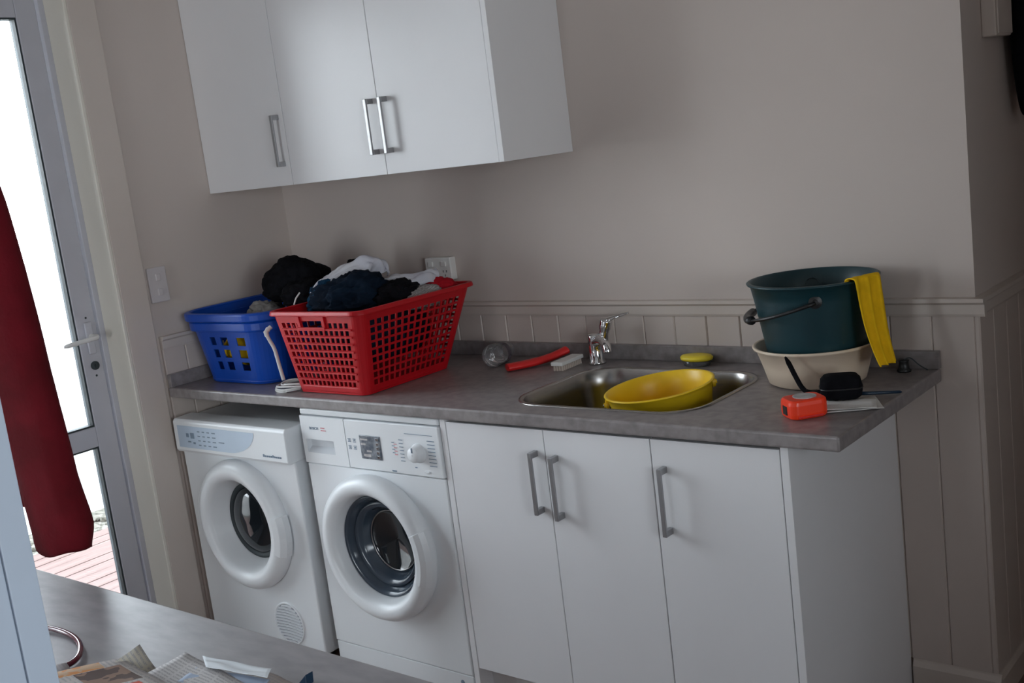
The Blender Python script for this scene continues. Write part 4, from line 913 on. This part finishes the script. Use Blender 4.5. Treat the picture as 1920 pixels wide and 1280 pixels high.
# ------------------------------------------------------------------ dark red top on a hanger
gt = thing('sweatshirt', 'dark red long-sleeved top hanging in front of the glazed door', 'clothing', (1.1, -1.80, 1.72))
def cloth_tube(bm, pts, rx, ry, ax, n=28, seed=0, amp=.08):
    L = []
    P = spline(pts, 6); m_ = len(P) - 1
    for i, p in enumerate(P):
        f = i / m_ * (len(rx) - 1); k = min(int(f), len(rx) - 2); t = f - k; a_ = rx[k] * (1 - t) + rx[k + 1] * t; b_ = ry[k] * (1 - t) + ry[k + 1] * t
        L.append([Vector(p) + Vector((ax[0], ax[1], 0)) * (a_ * math.cos(q)) * (1 + amp * noise.noise((math.cos(q) * 2, i * .18, seed))) + Vector((-ax[1], ax[0], 0)) * (b_ * math.sin(q)) * (1 + 2.5 * amp * noise.noise((q * 1.3, i * .12, seed + 4))) + Vector((0, 0, .008 * math.sin(q * 2 + seed) if i == m_ else 0)) for q in [2 * PI * j / n for j in range(n)]])
    loft(bm, L, True, True)
bm = bmesh.new(); cloth_tube(bm, [(1.215, -1.80, 1.74), (1.27, -1.80, 1.60), (1.300, -1.80, 1.40), (1.330, -1.80, 1.22), (1.358, -1.80, 1.08), (1.380, -1.80, .98), (1.372, -1.80, .930)], [.105, .108, .106, .104, .092, .086, .080], [.05, .055, .05, .045, .042, .045, .04], (1, 0), seed=2)
link('sleeve', bm, M['darkred'], gt, smooth=True)
bm = bmesh.new(); cloth_tube(bm, [(0.93, -1.665, 1.74), (.905, -1.655, 1.5), (.895, -1.65, 1.25), (.89, -1.65, 1.0)], [.05, .05, .045, .04], [.05, .045, .04, .04], (1, 0), seed=5)
link('sleeve', bm, M['darkred'], gt, smooth=True)
bm = bmesh.new(); cloth_tube(bm, [(1.066, -1.718, 1.79), (1.066, -1.718, 1.76), (1.068, -1.718, 1.6), (1.071, -1.718, 1.3), (1.074, -1.718, 1.1), (1.078, -1.718, .975)], [.09, .14, .14, .138, .137, .14], [.035, .042, .045, .045, .042, .04], (.93, -.367), seed=9)
link('torso', bm, M['darkred'], gt, smooth=True)
bm = bmesh.new(); lathe(bm, (1.02, -1.70, 1.785), [(.085, 0), (.09, .012), (.082, .022), (.072, .012), (.075, 0)], 'z', 28); link('collar', bm, M['darkred'], gt, smooth=True)
hg = thing('coat_hanger', 'white hanger carrying the dark red top', 'hanger', (1.02, -1.70, 1.90))
bm = bmesh.new(); tube(bm, spline([(.88, -1.645, 1.80), (.95, -1.672, 1.815), (1.02, -1.70, 1.83), (1.09, -1.728, 1.815), (1.16, -1.755, 1.80)], 5), .006, 8); link('arm', bm, M['whiteplastic'], hg, smooth=True)
bm = bmesh.new(); tube(bm, spline([(1.02, -1.70, 1.83), (1.02, -1.70, 1.90), (1.02, -1.72, 1.935), (1.02, -1.695, 1.958), (1.02, -1.672, 1.94)], 5), .003, 8); link('hook', bm, M['chrome'], hg, smooth=True)
rl = thing('clothes_rail', 'metal clothes rail hung from the ceiling', 'rail', (.9, -1.765, H))
bm = bmesh.new(); tube(bm, [(.45, -1.695, 1.945), (1.15, -1.695, 1.945)], .0085, 12); link('rail_bar', bm, M['chrome'], rl, smooth=True)
for a in (.47, 1.13):
    bm = bmesh.new(); tube(bm, [(a, -1.695, 1.95), (a, -1.695, H)], .004, 8); link('drop_rod', bm, M['chrome'], rl)
